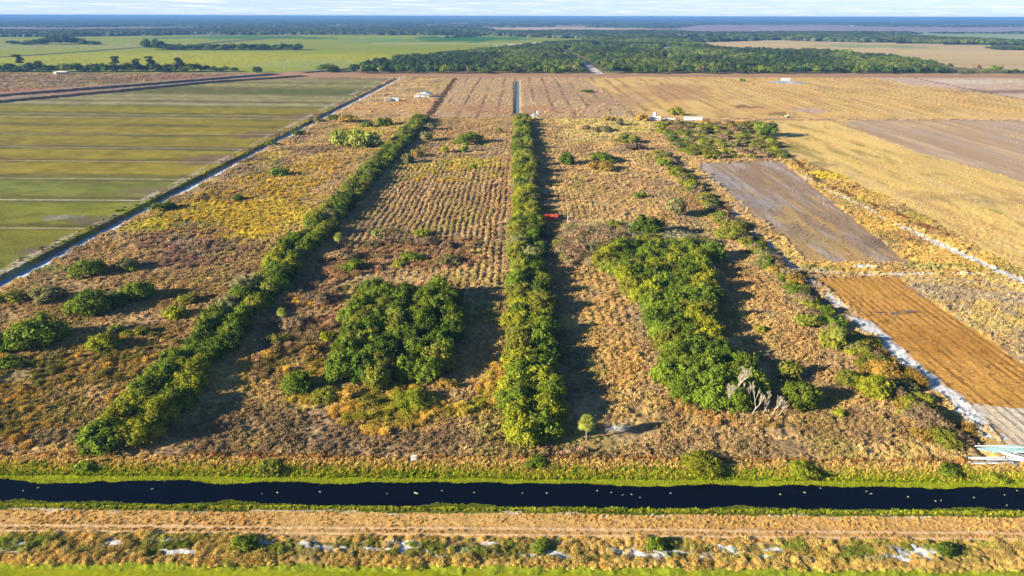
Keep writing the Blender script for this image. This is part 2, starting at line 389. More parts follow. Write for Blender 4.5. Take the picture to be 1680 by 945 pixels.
def height(X, Y, reg=None):
    z = (fbm(X / 40, Y / 40, 7, 3) - .5) * .5 * np.clip((Y - 112) / 20, 0, 1)
    z = z * (Y < 700)
    near = np.clip((420 - Y) / 200, 0, 1)
    rough = (fbm(X / 1.7, Y / 1.7, 17, 4) - .5) * .95
    flat = np.zeros(X.size)
    if reg is not None:
        nm = [r[0] for r in REG]
        sm = [k + 2 for k, q in enumerate(nm) if q in ('sod_field', 'ploughed_field', 'orange_field', 'sandy_field', 'dirt_road', 'pasture', 'bare_field')]
        flat = np.isin(reg, sm) | (reg == -2) | (reg == -1)
        z = z + rough * near * np.where(flat, np.where(np.isin(reg, [k + 2 for k, q in enumerate(nm) if q in ('ploughed_field', 'orange_field')]), .28, .10), .9)
        of = np.isin(reg, [k + 2 for k, q in enumerate(nm) if q == 'orange_field'])
    # ploughed ridges of the second strip
    P = ROWZONE
    m = in_poly(X, Y, P)
    if m.any():
        x, y = X[m], Y[m]
        ph = (x + 2.4 * (fbm(x / 9, y / 14, 19, 3) - .5)) / 2.5
        z[m] += .26 * np.sin(ph * 2 * math.pi) * (2.4 * fbm(x / 2.2, y / 3, 23, 2) - .55)
    # canal
    d = np.interp(Y, [60, 70, 81.6, 82.6, 84.3, 89, 90, 95.9, CAN_S, 98.2, 99, 105.8, 107.2, CAN_N, 110.5],
                  [-1.2, -1.2, -1.2, -.8, 0, .1, 0, 0, 0, -1.15, -2.2, -2.2, -1.05, 0, 0.0])
    z = z * np.clip((np.abs(Y - 102) - 5) / 4, .12, 1) + d
    # ditch along the sod field, with a low levee
    lx = X - DITCH_X + (fbm(X * 0, Y / 9, 29, 3) - .5) * .5
    p = np.interp(lx, [-9, -5.0, -2.6, -1.4, 1.8, 3.6, 6], [0, .25, .3, -1.5, -1.5, -.1, 0])
    inside = (Y < ROAD_Y1 - 25) & (lx > -9) & (lx < 6)
    z = np.where(inside, p + rough * .12 * near, z)
    # ditch of the middle back lot
    lx = X - BACKDITCH_X
    ins = (Y > 625) & (Y < ROAD_Y1 - 60) & (np.abs(lx) < 4)
    z = np.where(ins, np.interp(np.abs(lx), [0, 1.6, 3.2, 4], [-1.0, -1.0, 0, 0]), z)
    # shallow ditch under the shrub line on the right lot line
    lx = X - 92.5
    ins = (Y > 112) & (Y < 420)
    z = z - np.where(ins, .7 * bump01(lx, 1.8), 0)
    return z
ROWZONE = poly((590, 275), (836, 262), (825, 470), (760, 470), (740, 410), (560, 405), (600, 340))
BACKDITCH_X = G(849, 165).x

# ------------------------------------------------------------------ object helpers
def tag(o, label=None, cat=None, group=None, kind=None):
    if label: o['label'] = label
    if cat: o['category'] = cat
    if group: o['group'] = group
    if kind: o['kind'] = kind
    return o
def mesh_np(name, V, F, mat=None, colors=None, smooth=False):
    """V (n,3), F (m,k) with constant k."""
    me = bpy.data.meshes.new(name)
    V = np.asarray(V, np.float32); F = np.asarray(F, np.int32)
    k = F.shape[1]
    me.vertices.add(len(V)); me.vertices.foreach_set('co', V.ravel())
    me.loops.add(F.size); me.loops.foreach_set('vertex_index', F.ravel())
    me.polygons.add(len(F)); me.polygons.foreach_set('loop_start', np.arange(0, F.size, k, dtype=np.int32))
    me.polygons.foreach_set('loop_total', np.full(len(F), k, np.int32))
    if smooth: me.polygons.foreach_set('use_smooth', np.ones(len(F), bool))
    me.update(calc_edges=True)
    if colors is not None:
        at = me.attributes.new('col', 'FLOAT_COLOR', 'POINT')
        c4 = np.ones((len(V), 4), np.float32); c4[:, :3] = colors
        at.data.foreach_set('color', c4.ravel())
    if mat: me.materials.append(mat)
    return me
def link(name, me, parent=None, loc=None, rot=None, scale=None):
    o = bpy.data.objects.new(name, me)
    if loc is not None: o.location = loc
    if rot is not None: o.rotation_euler = rot
    if scale is not None: o.scale = scale
    if parent: o.parent = parent
    COL.objects.link(o)
    return o
def empty(name, loc, rz=0):
    o = bpy.data.objects.new(name, None)
    o.location = loc; o.rotation_euler = (0, 0, rz); o.empty_display_size = .5
    COL.objects.link(o)
    return o

class MB:
    """collects simple solids into one mesh"""
    def __init__(s): s.v = []; s.f = []
    def add(s, vs, fs):
        b = len(s.v); s.v += [tuple(v) for v in vs]; s.f += [tuple(b + i for i in f) for f in fs]
        return s
    def box(s, c, d, rz=0., M=None):
        x, y, z = d[0] / 2, d[1] / 2, d[2] / 2
        vs = [Vector((a * x, b * y, e * z)) for a in (-1, 1) for b in (-1, 1) for e in (-1, 1)]
        R = M or Matrix.Rotation(rz, 3, 'Z')
        vs = [R @ v + Vector(c) for v in vs]
        return s.add(vs, [(0, 1, 3, 2), (4, 6, 7, 5), (0, 4, 5, 1), (2, 3, 7, 6), (0, 2, 6, 4), (1, 5, 7, 3)])
    def tube(s, p, q, r1, r2=None, n=8, cap=True):
        r2 = r1 if r2 is None else r2
        p, q = Vector(p), Vector(q); d = (q - p).normalized()
        u = d.orthogonal().normalized(); w = d.cross(u)
        vs = []
        for c, r in ((p, r1), (q, r2)):
            for i in range(n):
                a = 2 * math.pi * i / n
                vs.append(c + (u * math.cos(a) + w * math.sin(a)) * r)
        fs = [(i, (i + 1) % n, n + (i + 1) % n, n + i) for i in range(n)]
        if cap: fs += [tuple(range(n))[::-1], tuple(range(n, 2 * n))]
        return s.add(vs, fs)
    def prism(s, pts, y0, y1):
        """profile in x-z extruded along y"""
        n = len(pts)
        vs = [(x, y0, z) for x, z in pts] + [(x, y1, z) for x, z in pts]
        fs = [(i, (i + 1) % n, n + (i + 1) % n, n + i) for i in range(n)] + [tuple(range(n))[::-1], tuple(range(n, 2 * n))]
        return s.add(vs, fs)
    def mesh(s, name, mat):
        me = bpy.data.meshes.new(name); me.from_pydata(s.v, [], s.f); me.update()
        me.materials.append(mat); return me
    def build(s, name, mat, parent=None, **k):
        return link(name, s.mesh(name, mat), parent, **k)

# ------------------------------------------------------------------ materials
def new_mat(name):
    m = bpy.data.materials.new(name); m.use_nodes = True
    nt = m.node_tree; nt.nodes.clear()
    return m, nt.nodes, nt.links
def noise(n, l, vec, scale, detail=4, rough=.6):
    t = n.new('ShaderNodeTexNoise'); t.inputs['Scale'].default_value = scale
    t.inputs['Detail'].default_value = detail; t.inputs['Roughness'].default_value = rough
    if vec is not None: l.new(vec, t.inputs['Vector'])
    return t.outputs[0]
def rng(n, l, v, a, b, c, d):
    r = n.new('ShaderNodeMapRange'); l.new(v, r.inputs[0])
    for i, x in enumerate((a, b, c, d)): r.inputs[i + 1].default_value = x
    return r.outputs[0]
def mulc(n, l, col, fac):
    m = n.new('ShaderNodeMix'); m.data_type = 'RGBA'; m.blend_type = 'MULTIPLY'; m.inputs[0].default_value = 1
    l.new(col, m.inputs[6]); l.new(fac, m.inputs[7]); return m.outputs[2]
def mat_land():
    m, n, l = new_mat('land')
    out = n.new('ShaderNodeOutputMaterial'); b = n.new('ShaderNodeBsdfPrincipled')
    a = n.new('ShaderNodeAttribute'); a.attribute_name = 'col'
    g = n.new('ShaderNodeNewGeometry')
    n1 = noise(n, l, g.outputs['Position'], 1.1, 5, .7)
    n2 = noise(n, l, g.outputs['Position'], 5.0, 3, .7)
    f = n.new('ShaderNodeMath'); f.operation = 'MULTIPLY'
    l.new(rng(n, l, n1, .3, .7, .66, 1.34), f.inputs[0]); l.new(rng(n, l, n2, .3, .7, .75, 1.25), f.inputs[1])
    l.new(mulc(n, l, a.outputs['Color'], f.outputs[0]), b.inputs['Base Color'])
    b.inputs['Roughness'].default_value = 1; b.inputs['Specular IOR Level'].default_value = .1
    bp = n.new('ShaderNodeBump'); bp.inputs['Distance'].default_value = .35; bp.inputs['Strength'].default_value = .8
    l.new(n1, bp.inputs['Height']); l.new(bp.outputs[0], b.inputs['Normal'])
    l.new(b.outputs[0], out.inputs[0])
    return m
LAND = mat_land()
def mat_plain(name, rgb, rough=.8, var=.25, scale=3., metal=0., bump=0., spec=.3):
    m, n, l = new_mat(name)
    out = n.new('ShaderNodeOutputMaterial'); b = n.new('ShaderNodeBsdfPrincipled')
    t = n.new('ShaderNodeTexCoord')
    nn = noise(n, l, t.outputs['Object'], scale)
    c = n.new('ShaderNodeRGB'); c.outputs[0].default_value = (*rgb, 1)
    l.new(mulc(n, l, c.outputs[0], rng(n, l, nn, .3, .7, 1 - var, 1 + var)), b.inputs['Base Color'])
    b.inputs['Roughness'].default_value = rough; b.inputs['Metallic'].default_value = metal
    b.inputs['Specular IOR Level'].default_value = spec
    if bump:
        bp = n.new('ShaderNodeBump'); bp.inputs['Distance'].default_value = bump
        l.new(nn, bp.inputs['Height']); l.new(bp.outputs[0], b.inputs['Normal'])
    l.new(b.outputs[0], out.inputs[0])
    return m
def mat_water(name, rgb, rough=.06, wave=.02, spec=.25):
    m, n, l = new_mat(name)
    out = n.new('ShaderNodeOutputMaterial'); b = n.new('ShaderNodeBsdfPrincipled')
    g = n.new('ShaderNodeNewGeometry')
    b.inputs['Base Color'].default_value = (*rgb, 1); b.inputs['Roughness'].default_value = rough
    b.inputs['IOR'].default_value = 1.33; b.inputs['Specular IOR Level'].default_value = spec
    bp = n.new('ShaderNodeBump'); bp.inputs['Distance'].default_value = wave; bp.inputs['Strength'].default_value = .5
    l.new(noise(n, l, g.outputs['Position'], 1.3, 3), bp.inputs['Height']); l.new(bp.outputs[0], b.inputs['Normal'])
    l.new(b.outputs[0], out.inputs[0])
    return m
def mat_leaf(name, rgb, hue=.010, trans=.22, attr='col', inst=False, val=.22):
    """foliage or grass: colour times the clump tint of the mesh (or the instance colour)"""
    m, n, l = new_mat(name)
    out = n.new('ShaderNodeOutputMaterial')
    a = n.new('ShaderNodeAttribute'); a.attribute_name = attr
    if inst: a.attribute_type = 'INSTANCER'
    oi = n.new('ShaderNodeObjectInfo')
    c = n.new('ShaderNodeRGB'); c.outputs[0].default_value = (*rgb, 1)
    col = mulc(n, l, a.outputs['Color'], c.outputs[0])
    h = n.new('ShaderNodeHueSaturation')
    l.new(rng(n, l, oi.outputs['Random'], 0, 1, .5 - hue, .5 + hue), h.inputs['Hue'])
    mm = n.new('ShaderNodeMath'); mm.operation = 'MULTIPLY'; mm.inputs[1].default_value = 7.31
    l.new(oi.outputs['Random'], mm.inputs[0])
    fr = n.new('ShaderNodeMath'); fr.operation = 'FRACT'; l.new(mm.outputs[0], fr.inputs[0])
    l.new(rng(n, l, fr.outputs[0], 0, 1, 1 - val, 1 + val), h.inputs['Value'])
    l.new(col, h.inputs['Color'])
    d = n.new('ShaderNodeBsdfDiffuse'); t = n.new('ShaderNodeBsdfTranslucent')
    l.new(h.outputs[0], d.inputs[0]); l.new(h.outputs[0], t.inputs[0])
    mx = n.new('ShaderNodeMixShader'); mx.inputs[0].default_value = trans
    l.new(d.outputs[0], mx.inputs[1]); l.new(t.outputs[0], mx.inputs[2])
    l.new(mx.outputs[0], out.inputs[0])
    return m
LEAF = {
 'lime': mat_leaf('leaf_lime', (.25, .265, .020)), 'green': mat_leaf('leaf_green', (.150, .205, .020)),
 'deep': mat_leaf('leaf_deep', (.080, .125, .014)), 'olive': mat_leaf('leaf_olive', (.215, .225, .030)),
 'dull': mat_leaf('leaf_dull', (.21, .205, .075)), 'brown': mat_leaf('leaf_brown', (.30, .215, .115)),
 'gold': mat_leaf('leaf_gold', (.40, .27, .050)), 'pale': mat_leaf('leaf_pale', (.31, .34, .06)),
 'grey': mat_leaf('leaf_grey', (.30, .29, .18)),
 'far': mat_leaf('leaf_far', (.060, .098, .026), .02), 'palm': mat_leaf('leaf_palm', (.33, .36, .06)),
}
GRASSM = mat_leaf('grass_blades', (1, 1, 1), .012, .22, 'col', True, .16)
FORESTM = mat_leaf('forest_canopy', (1, 1, 1), .02, .2, 'col', True, .2)
BARK = mat_plain('bark', (.16, .125, .095), .9, .3, 6)
DEADWOOD = mat_plain('dead_wood', (.40, .34, .25), .9, .2, 6)

# ------------------------------------------------------------------ the land sheet
rows = [70.0]
while rows[-1] < 60000:
    D = rows[-1]
    rows.append(D + max(.26, 1.0 * (D * D + 6400) / (80 * 684) * .98))
rows = np.array(rows); rows[-1] = 60000
NC = 900
u = np.linspace(-1, 1, NC)
gy = np.repeat(rows[:, None], NC, 1)
gx = u[None, :] * (.93 * gy + 29.5) * .748 * 1.17
NR = len(rows)
X, Y = gx.ravel(), gy.ravel()
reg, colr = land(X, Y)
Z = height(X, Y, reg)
vid = np.arange(NR * NC).reshape(NR, NC)
quads = np.stack([vid[:-1, :-1], vid[:-1, 1:], vid[1:, 1:], vid[1:, :-1]], -1).reshape(-1, 4)
freg = reg.reshape(NR, NC)[:-1, :-1].ravel()
SETN = {0: ('ground', 'brown and tan scrub grassland of the long lots north of the canal'),
        1: ('terrain', 'far plain of woods and fields running to the horizon'),
        -1: ('canal_bed', 'earth bed and grassy banks of the dark canal'),
        -2: ('farm_track', 'dry grass farm track with two wheel ruts beside the canal'),
        -3: ('sandy_verge', 'tussocky verge with white sand patches at the bottom of the picture')}
DESC = {'pasture': 'flat green pasture beyond the dirt road', 'fallow_field': 'brownish fallow field', 'hay_field': 'pale green hay field far off to the right',
        'far_field': 'pale bare field near the horizon', 'brown_field': 'reddish brown rough field beyond the left ditches', 'sod_field': 'olive green banded sod field left of the ditch',
        'dirt_road': 'reddish dirt road in front of the wood', 'dry_field': 'tan dry grass lot with the trailers', 'gold_field': 'golden dry grass field on the right',
        'sandy_field': 'pale sandy field', 'bare_field': 'grey brown bare field at the right edge', 'ploughed_field': 'grey brown ploughed plot with pale sand streaks',
        'tussock_field': 'golden tussocky strip beside the ploughed plot', 'stubble_field': 'mottled grey and gold stubble right of the orange field', 'orange_field': 'rust orange field with dark furrows'}
for rid in np.unique(freg):
    q = quads[freg == rid]
    used = np.unique(q)
    remap = np.zeros(NR * NC, np.int32); remap[used] = np.arange(len(used))
    V = np.stack([X[used], Y[used], Z[used]], 1)
    nm, lb = SETN[rid] if rid in SETN else (REG[rid - 2][0], DESC[REG[rid - 2][0]])
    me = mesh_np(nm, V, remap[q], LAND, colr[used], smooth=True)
    o = link(nm, me)
    tag(o, lb, None, None, 'structure')
del gx, gy, vid, quads

# water
canal = MB()
WZ = -1.2
canal.add([(-190, 94, WZ), (190, 94, WZ), (190, 112, WZ), (-190, 112, WZ)], [(0, 1, 2, 3)])
tag(canal.build('canal_water', mat_water('canal_water', (.002, .004, .009), .04, .01, .10)), 'still near-black canal water crossing the picture', None, None, 'structure')
dm = MB()
dm.add([(DITCH_X - 3, 140, -1.05), (DITCH_X + 4, 140, -1.05), (DITCH_X + 4, ROAD_Y1 - 28, -1.05), (DITCH_X - 3, ROAD_Y1 - 28, -1.05)], [(0, 1, 2, 3)])
tag(dm.build('ditch_water', mat_water('ditch_water', (.26, .31, .40), .3, .01)), 'pale water in the straight ditch beside the sod field', None, None, 'structure')
dm = MB()
dm.add([(BACKDITCH_X - 2.4, 627, -.8), (BACKDITCH_X + 2.4, 627, -.8), (BACKDITCH_X + 2.4, ROAD_Y1 - 62, -.8), (BACKDITCH_X - 2.4, ROAD_Y1 - 62, -.8)], [(0, 1, 2, 3)])
tag(dm.build('ditch_water', mat_water('back_ditch_water', (.09, .12, .13), .25, .01)), 'pale blue water in the narrow ditch between the two back lots', None, None, 'structure')

def ribbon(name, pts, w, mat, z=.1, label=None, jit=0., px=True, kind='structure', steps=60):
    P = [G(*p) if px else Vector((p[0], p[1], 0)) for p in pts]
    vs = []; fs = []
    n = len(P)
    out = []
    for i in range(n - 1):
        for k in range(steps):
            out.append(P[i].lerp(P[i + 1], k / steps))
    out.append(P[-1])
    for i, p in enumerate(out):
        d = (out[min(i + 1, len(out) - 1)] - out[max(i - 1, 0)]).normalized()
        nrm = Vector((-d.y, d.x, 0))
        a = w / 2 * (1 + random.uniform(-jit, jit)); b = w / 2 * (1 + random.uniform(-jit, jit))
        vs += [p + nrm * a + Vector((0, 0, z)), p - nrm * b + Vector((0, 0, z))]
        if i: fs.append((2 * i - 2, 2 * i - 1, 2 * i + 1, 2 * i))
    m = MB(); m.add(vs, fs)
    o = m.build(name, mat); tag(o, label, None, None, kind); return o
SHADEW = mat_plain('painted_ditch_shade', (.016, .016, .014), .9, .3, .1, spec=.05)  # shade of banks and weeds over the drainage canals, put into a near-black colour
SANDM = mat_plain('pale_sand', (.50, .43, .37), .95, .25, .3)
SODLN = mat_plain('sod_lane', (.42, .36, .25), .95, .35, .15)
SODDK = mat_plain('sod_lane_edge', (.085, .07, .03), .95, .4, .15)
ROADG = mat_plain('grey_dirt', (.26, .20, .17), .95, .25, .05)
ribbon('drainage_canal', [(-400, 190), (0, 157), (230, 139.5), (440, 122.5), (452, 121.6)], 28, SHADEW, .35, 'upper of the two dark drainage canals crossing the left fields', .25)
ribbon('drainage_canal', [(-400, 200.5), (0, 167), (200, 149), (340, 135.5), (500, 124.5)], 24, SHADEW, .35, 'lower of the two dark drainage canals crossing the left fields', .3)
ribbon('canal_road', [(-400, 195), (0, 162), (230, 143), (440, 124.5)], 7, ROADG, .30, 'grey dirt road between the two drainage canals', .1)
ribbon('canal_road', [(-400, 185.5), (0, 153.5), (230, 136.4), (440, 120.5), (640, 105), (700, 97.5)], 6, ROADG, .25, 'grey dirt road on the far side of the drainage canals', .1)
ribbon('drainage_canal', [(500, 119.5), (560, 114.5), (640, 104)], 16, SHADEW, .30, 'dark drainage canal running behind the small far trees', .3)
ribbon('pasture_ditch', [(-300, 104), (0, 94), (120, 86), (235, 77.5)], 30, mat_plain('ditch_weeds', (.05, .06, .03), .9, .4, .02), .3, 'dark weedy ditch crossing the far pasture', .3)
ribbon('pasture_ditch', [(330, 72), (420, 64.5), (490, 58.5)], 45, bpy.data.materials['ditch_weeds'], .3, 'short dark ditch climbing to the far edge of the pasture', .3)
ribbon('pasture_road', [(610, 72), (760, 72), (850, 72)], 30, SANDM, .3, 'thin pale road across the green pasture', .2)
ribbon('wood_road', [(800, 79), (850, 72.5), (930, 67.5)], 40, SANDM, .4, 'pale sandy road at the edge of the pasture and the wood', .2)
ribbon('wood_road', [(984, 122), (960, 104), (925, 86)], 14, SANDM, .4, 'sandy track cutting into the wood from the dirt road', .2)
ribbon('wood_road', [(1158, 96), (1120, 86), (1095, 77), (1130, 74.5)], 30, SANDM, .4, 'curved white road through the far wood', .2)
# lanes of the sod field
for li, (x0, y0, x1, y1, w) in enumerate([(-500, 186, 505, 196, 2.6), (-500, 218, 455, 221, 1.3), (-500, 236, 415, 245, 1.6), (-500, 258, 372, 267, 1.4), (-500, 288, 300, 295, 1.6), (-500, 326, 232, 329, 2.2), (-500, 373, 150, 375, 1.2)]):
    ribbon('field_lane', [(x0, y0), (x1, y1)], w * .6, SODLN, .12, 'pale lane across the sod field, %s from its far end' % ['first', 'second', 'third', 'fourth', 'fifth', 'sixth', 'seventh'][li], .5, steps=160)
    ribbon('field_lane', [(x0, y0 + 2.5), (x1, y1 + 2.5)], w * .5, SODDK, .11, 'dark furrow in front of the %s pale lane of the sod field' % ['first', 'second', 'third', 'fourth', 'fifth', 'sixth', 'seventh'][li], .6, steps=160)

# ------------------------------------------------------------------ scatter of uncountable things by geometry nodes
def scatter(name, P, S, R, C, variants, label, mat):
    """P (n,3), S (n,3) scale, R (n) turn, C (n,3) colour"""
    n = len(P)
    me = bpy.data.meshes.new(name)
    me.vertices.add(n); me.vertices.foreach_set('co', np.asarray(P, np.float32).ravel())
    def at(nm, ty, arr, key):
        a = me.attributes.new(nm, ty, 'POINT'); a.data.foreach_set(key, np.asarray(arr, np.float32).ravel())
    at('scl', 'FLOAT_VECTOR', S, 'vector')
    rot = np.zeros((n, 3)); rot[:, 2] = R; at('rot', 'FLOAT_VECTOR', rot, 'vector')
    c4 = np.ones((n, 4)); c4[:, :3] = C; at('col', 'FLOAT_COLOR', c4, 'color')
    a = me.attributes.new('pick', 'INT', 'POINT'); a.data.foreach_set('value', RNG.integers(0, len(variants), n).astype(np.int32))
    o = link(name, me)
    ng = bpy.data.node_groups.new('scatter_' + name, 'GeometryNodeTree')
    ng.interface.new_socket('Geometry', in_out='INPUT', socket_type='NodeSocketGeometry')
    ng.interface.new_socket('Geometry', in_out='OUTPUT', socket_type='NodeSocketGeometry')
    N, L = ng.nodes, ng.links
    gi, go = N.new('NodeGroupInput'), N.new('NodeGroupOutput')
    ip = N.new('GeometryNodeInstanceOnPoints')
    L.new(gi.outputs[0], ip.inputs['Points'])
    jn = N.new('GeometryNodeJoinGeometry')
    for v in variants[::-1]:
        oi = N.new('GeometryNodeObjectInfo'); oi.inputs['Object'].default_value = v
        g2 = N.new('GeometryNodeGeometryToInstance'); L.new(oi.outputs['Geometry'], g2.inputs[0]); L.new(g2.outputs[0], jn.inputs[0])
    L.new(jn.outputs[0], ip.inputs['Instance'])
    ip.inputs['Pick Instance'].default_value = True
    def named(nm, ty):
        q = N.new('GeometryNodeInputNamedAttribute'); q.data_type = ty; q.inputs[0].default_value = nm
        return [s for s in q.outputs if s.enabled and s.name == 'Attribute'][0]
    L.new(named('pick', 'INT'), ip.inputs['Instance Index'])
    L.new(named('scl', 'FLOAT_VECTOR'), ip.inputs['Scale'])
    L.new(named('rot', 'FLOAT_VECTOR'), ip.inputs['Rotation'])
    L.new(ip.outputs[0], go.inputs[0])
    md = o.modifiers.new('scatter', 'NODES'); md.node_group = ng
    tag(o, label, None, None, 'stuff')
    return o
def proto(name, me):
    return bpy.data.objects.new(name, me)      # never linked to the scene: only a pattern for the scatter

def tuft(seed, nb=16, h=1., spread=.55, w=.16, arch=.5):
    r = np.random.default_rng(seed)
    V = []; F = []
    for i in range(nb):
        a = r.uniform(0, 2 * math.pi); el = r.uniform(.15, 1.0)
        base = np.array([math.cos(a), math.sin(a), 0]) * r.uniform(0, .35)
        out = np.array([math.cos(a), math.sin(a), 0])
        side = np.array([-math.sin(a), math.cos(a), 0]) * w * r.uniform(.6, 1.3)
        hh = h * r.uniform(.55, 1.0) * (.45 + .55 * el)
        mid = base + out * spread * (1 - el) * .6 + np.array([0, 0, hh * .7])
        tip = base + out * (spread * (1 - el) + arch * .4) + np.array([0, 0, hh * (1 - .3 * (1 - el))])
        b = len(V)
        V += [base - side, base + side, mid + side * .9, mid - side * .9, tip + side * .3, tip - side * .3]
        F += [(b, b + 1, b + 2, b + 3), (b + 3, b + 2, b + 4, b + 5)]
    return mesh_np('tuft', V, F, GRASSM)
TUFTS = [proto('tuft', tuft(100 + i, 20, 1., .6, .12, .5)) for i in range(6)]
def mound(seed, nb=150, w=.032, ln=.34):
    """rounded grass clump: short thin blades standing out of a low dome"""
    r = np.random.default_rng(seed); V = []; F = []
    for i in range(nb):
        a = r.uniform(0, 2 * math.pi); el = math.asin(r.uniform(.05, 1.0)); q = r.uniform(.7, 1.0)
        d = np.array([math.cos(a) * math.cos(el), math.sin(a) * math.cos(el), math.sin(el)])
        p = d * np.array([.72, .72, .62]) * q + np.array([r.normal(0, .06), r.normal(0, .06), 0])
        g = d * .7 + np.array([r.normal(0, .35), r.normal(0, .35), .75]); g /= np.linalg.norm(g)
        sd = np.cross(g, r.normal(0, 1, 3)); sd *= w * r.uniform(.6, 1.5) / np.linalg.norm(sd)
        L_ = ln * r.uniform(.6, 1.5); b = len(V)
        V += [p - sd - g * .1, p + sd - g * .1, p + g * L_ * .6 + sd, p + g * L_ * .6 - sd, p + g * L_ + d * .08 + sd * .2, p + g * L_ + d * .08 - sd * .2]
        F += [(b, b + 1, b + 2, b + 3), (b + 3, b + 2, b + 4, b + 5)]
    b = len(V); m_ = 7
    for zf, rf in ((-.05, .66), (.30, .58), (.52, .28)):
        for i in range(m_):
            t_ = 2 * math.pi * i / m_ + zf; V.append(np.array([math.cos(t_) * rf, math.sin(t_) * rf, zf]) * r.uniform(.85, 1.1))
    for k in range(2):
        for i in range(m_): F.append((b + k * m_ + i, b + k * m_ + (i + 1) % m_, b + (k + 1) * m_ + (i + 1) % m_, b + (k + 1) * m_ + i))
    F.append((b + 14, b + 15, b + 16, b + 17)); F.append((b + 14, b + 17, b + 18, b + 19))
    return mesh_np('mound', V, F, GRASSM)
DENSE = [proto('grass_mound', mound(150 + i)) for i in range(6)]
MOUNDS = [proto('small_mound', mound(170 + i, 40, .09, .4)) for i in range(6)]
LOWT = [proto('low_tuft', tuft(200 + i, 12, .6, .9, .2, .9)) for i in range(4)]

PALMZ = poly((930, 735), (940, 700), (1080, 676), (1110, 690), (1060, 722), (970, 742))
PILEZ = poly((1575, 726), (1740, 716), (1740, 776), (1660, 776), (1590, 768))
DRAINZ = poly((-700, 203), (0, 151), (230, 134), (440, 119), (560, 111), (660, 99), (640, 110), (500, 127), (340, 139), (200, 153), (0, 173), (-700, 232))
nmR = [r[0] for r in REG]
DENS = {'sod_field': .0, 'orange_field': .0, 'ploughed_field': .14, 'sandy_field': .006, 'bare_field': .04, 'dirt_road': 0, 'pasture': 0, 'dry_field': .45,
        'fallow_field': .35, 'gold_field': .16, 'tussock_field': 1.5, 'stubble_field': 1.0, 'brown_field': .35, 'hay_field': 0, 'far_field': 0}
def dens_of(X, Y, reg):
    d = np.zeros(X.size)
    d[reg == 0] = 1.0
    for k, q in enumerate(nmR): d[reg == k + 2] = DENS[q]
    d[reg == -2] = .9; d[reg == -3] = 1.5; d[reg == -1] = .5
    d *= np.clip(.15 + 3.6 * (fbm(X / 8, Y / 11, 41, 4) - .30), .08, 1.6)
    # wheel ruts, bare lines
    d[(np.abs(Y - 91.85) < .35) | (np.abs(Y - 90.35) < .35)] = 0
    d[(Y < 107.4) & (Y > 97.6)] = 0
    d[Y < 83.6] = 0
    lx = X - DITCH_X
    d[(lx > -2.4) & (lx < 3) & (Y < ROAD_Y1)] = 0
    d[(lx > -9) & (lx < -2) & (Y < ROAD_Y1)] = .12
    d[(np.abs(X - BACKDITCH_X) < 3) & (Y > 620)] = 0
    rz_ = (Y > 175) & (Y < 600) & (((X > -70) & (X < -6)) | ((X > 13) & (X < 80))) & (fbm(X / 25, Y / 50, 63, 3) > .44)
    d[rz_] *= np.clip(.9 + .9 * np.sin((X[rz_] + 1.2 * (fbm(X[rz_] / 9, Y[rz_] / 16, 19, 3) - .5)) / 2.5 * 2 * math.pi), .1, 1.8)
    m = in_poly(X, Y, ROWZONE)
    ph = (X[m] + 2.4 * (fbm(X[m] / 9, Y[m] / 14, 19, 3) - .5)) / 2.5
    d[m] = 1.5 * np.clip(.45 + .6 * np.sin(ph * 2 * math.pi) + 2.2 * (fbm(X[m] / 1.6, Y[m] / 2.4, 27, 2) - .5), 0, 1.3)
    d[in_poly(X, Y, DRAINZ)] = 0
    d[in_poly(X, Y, PILEZ)] = 0
    d[in_poly(X, Y, PALMZ)] *= .18
    return d
bands = [(83.5, 97.5, 4.6, .52), (107.3, 150, 4.4, .54), (150, 220, 2.9, .64), (220, 330, 1.9, .76), (330, 600, .85, .92), (600, 1055, .20, 1.3)]
allP = []; allS = []; allC = []; allR = []
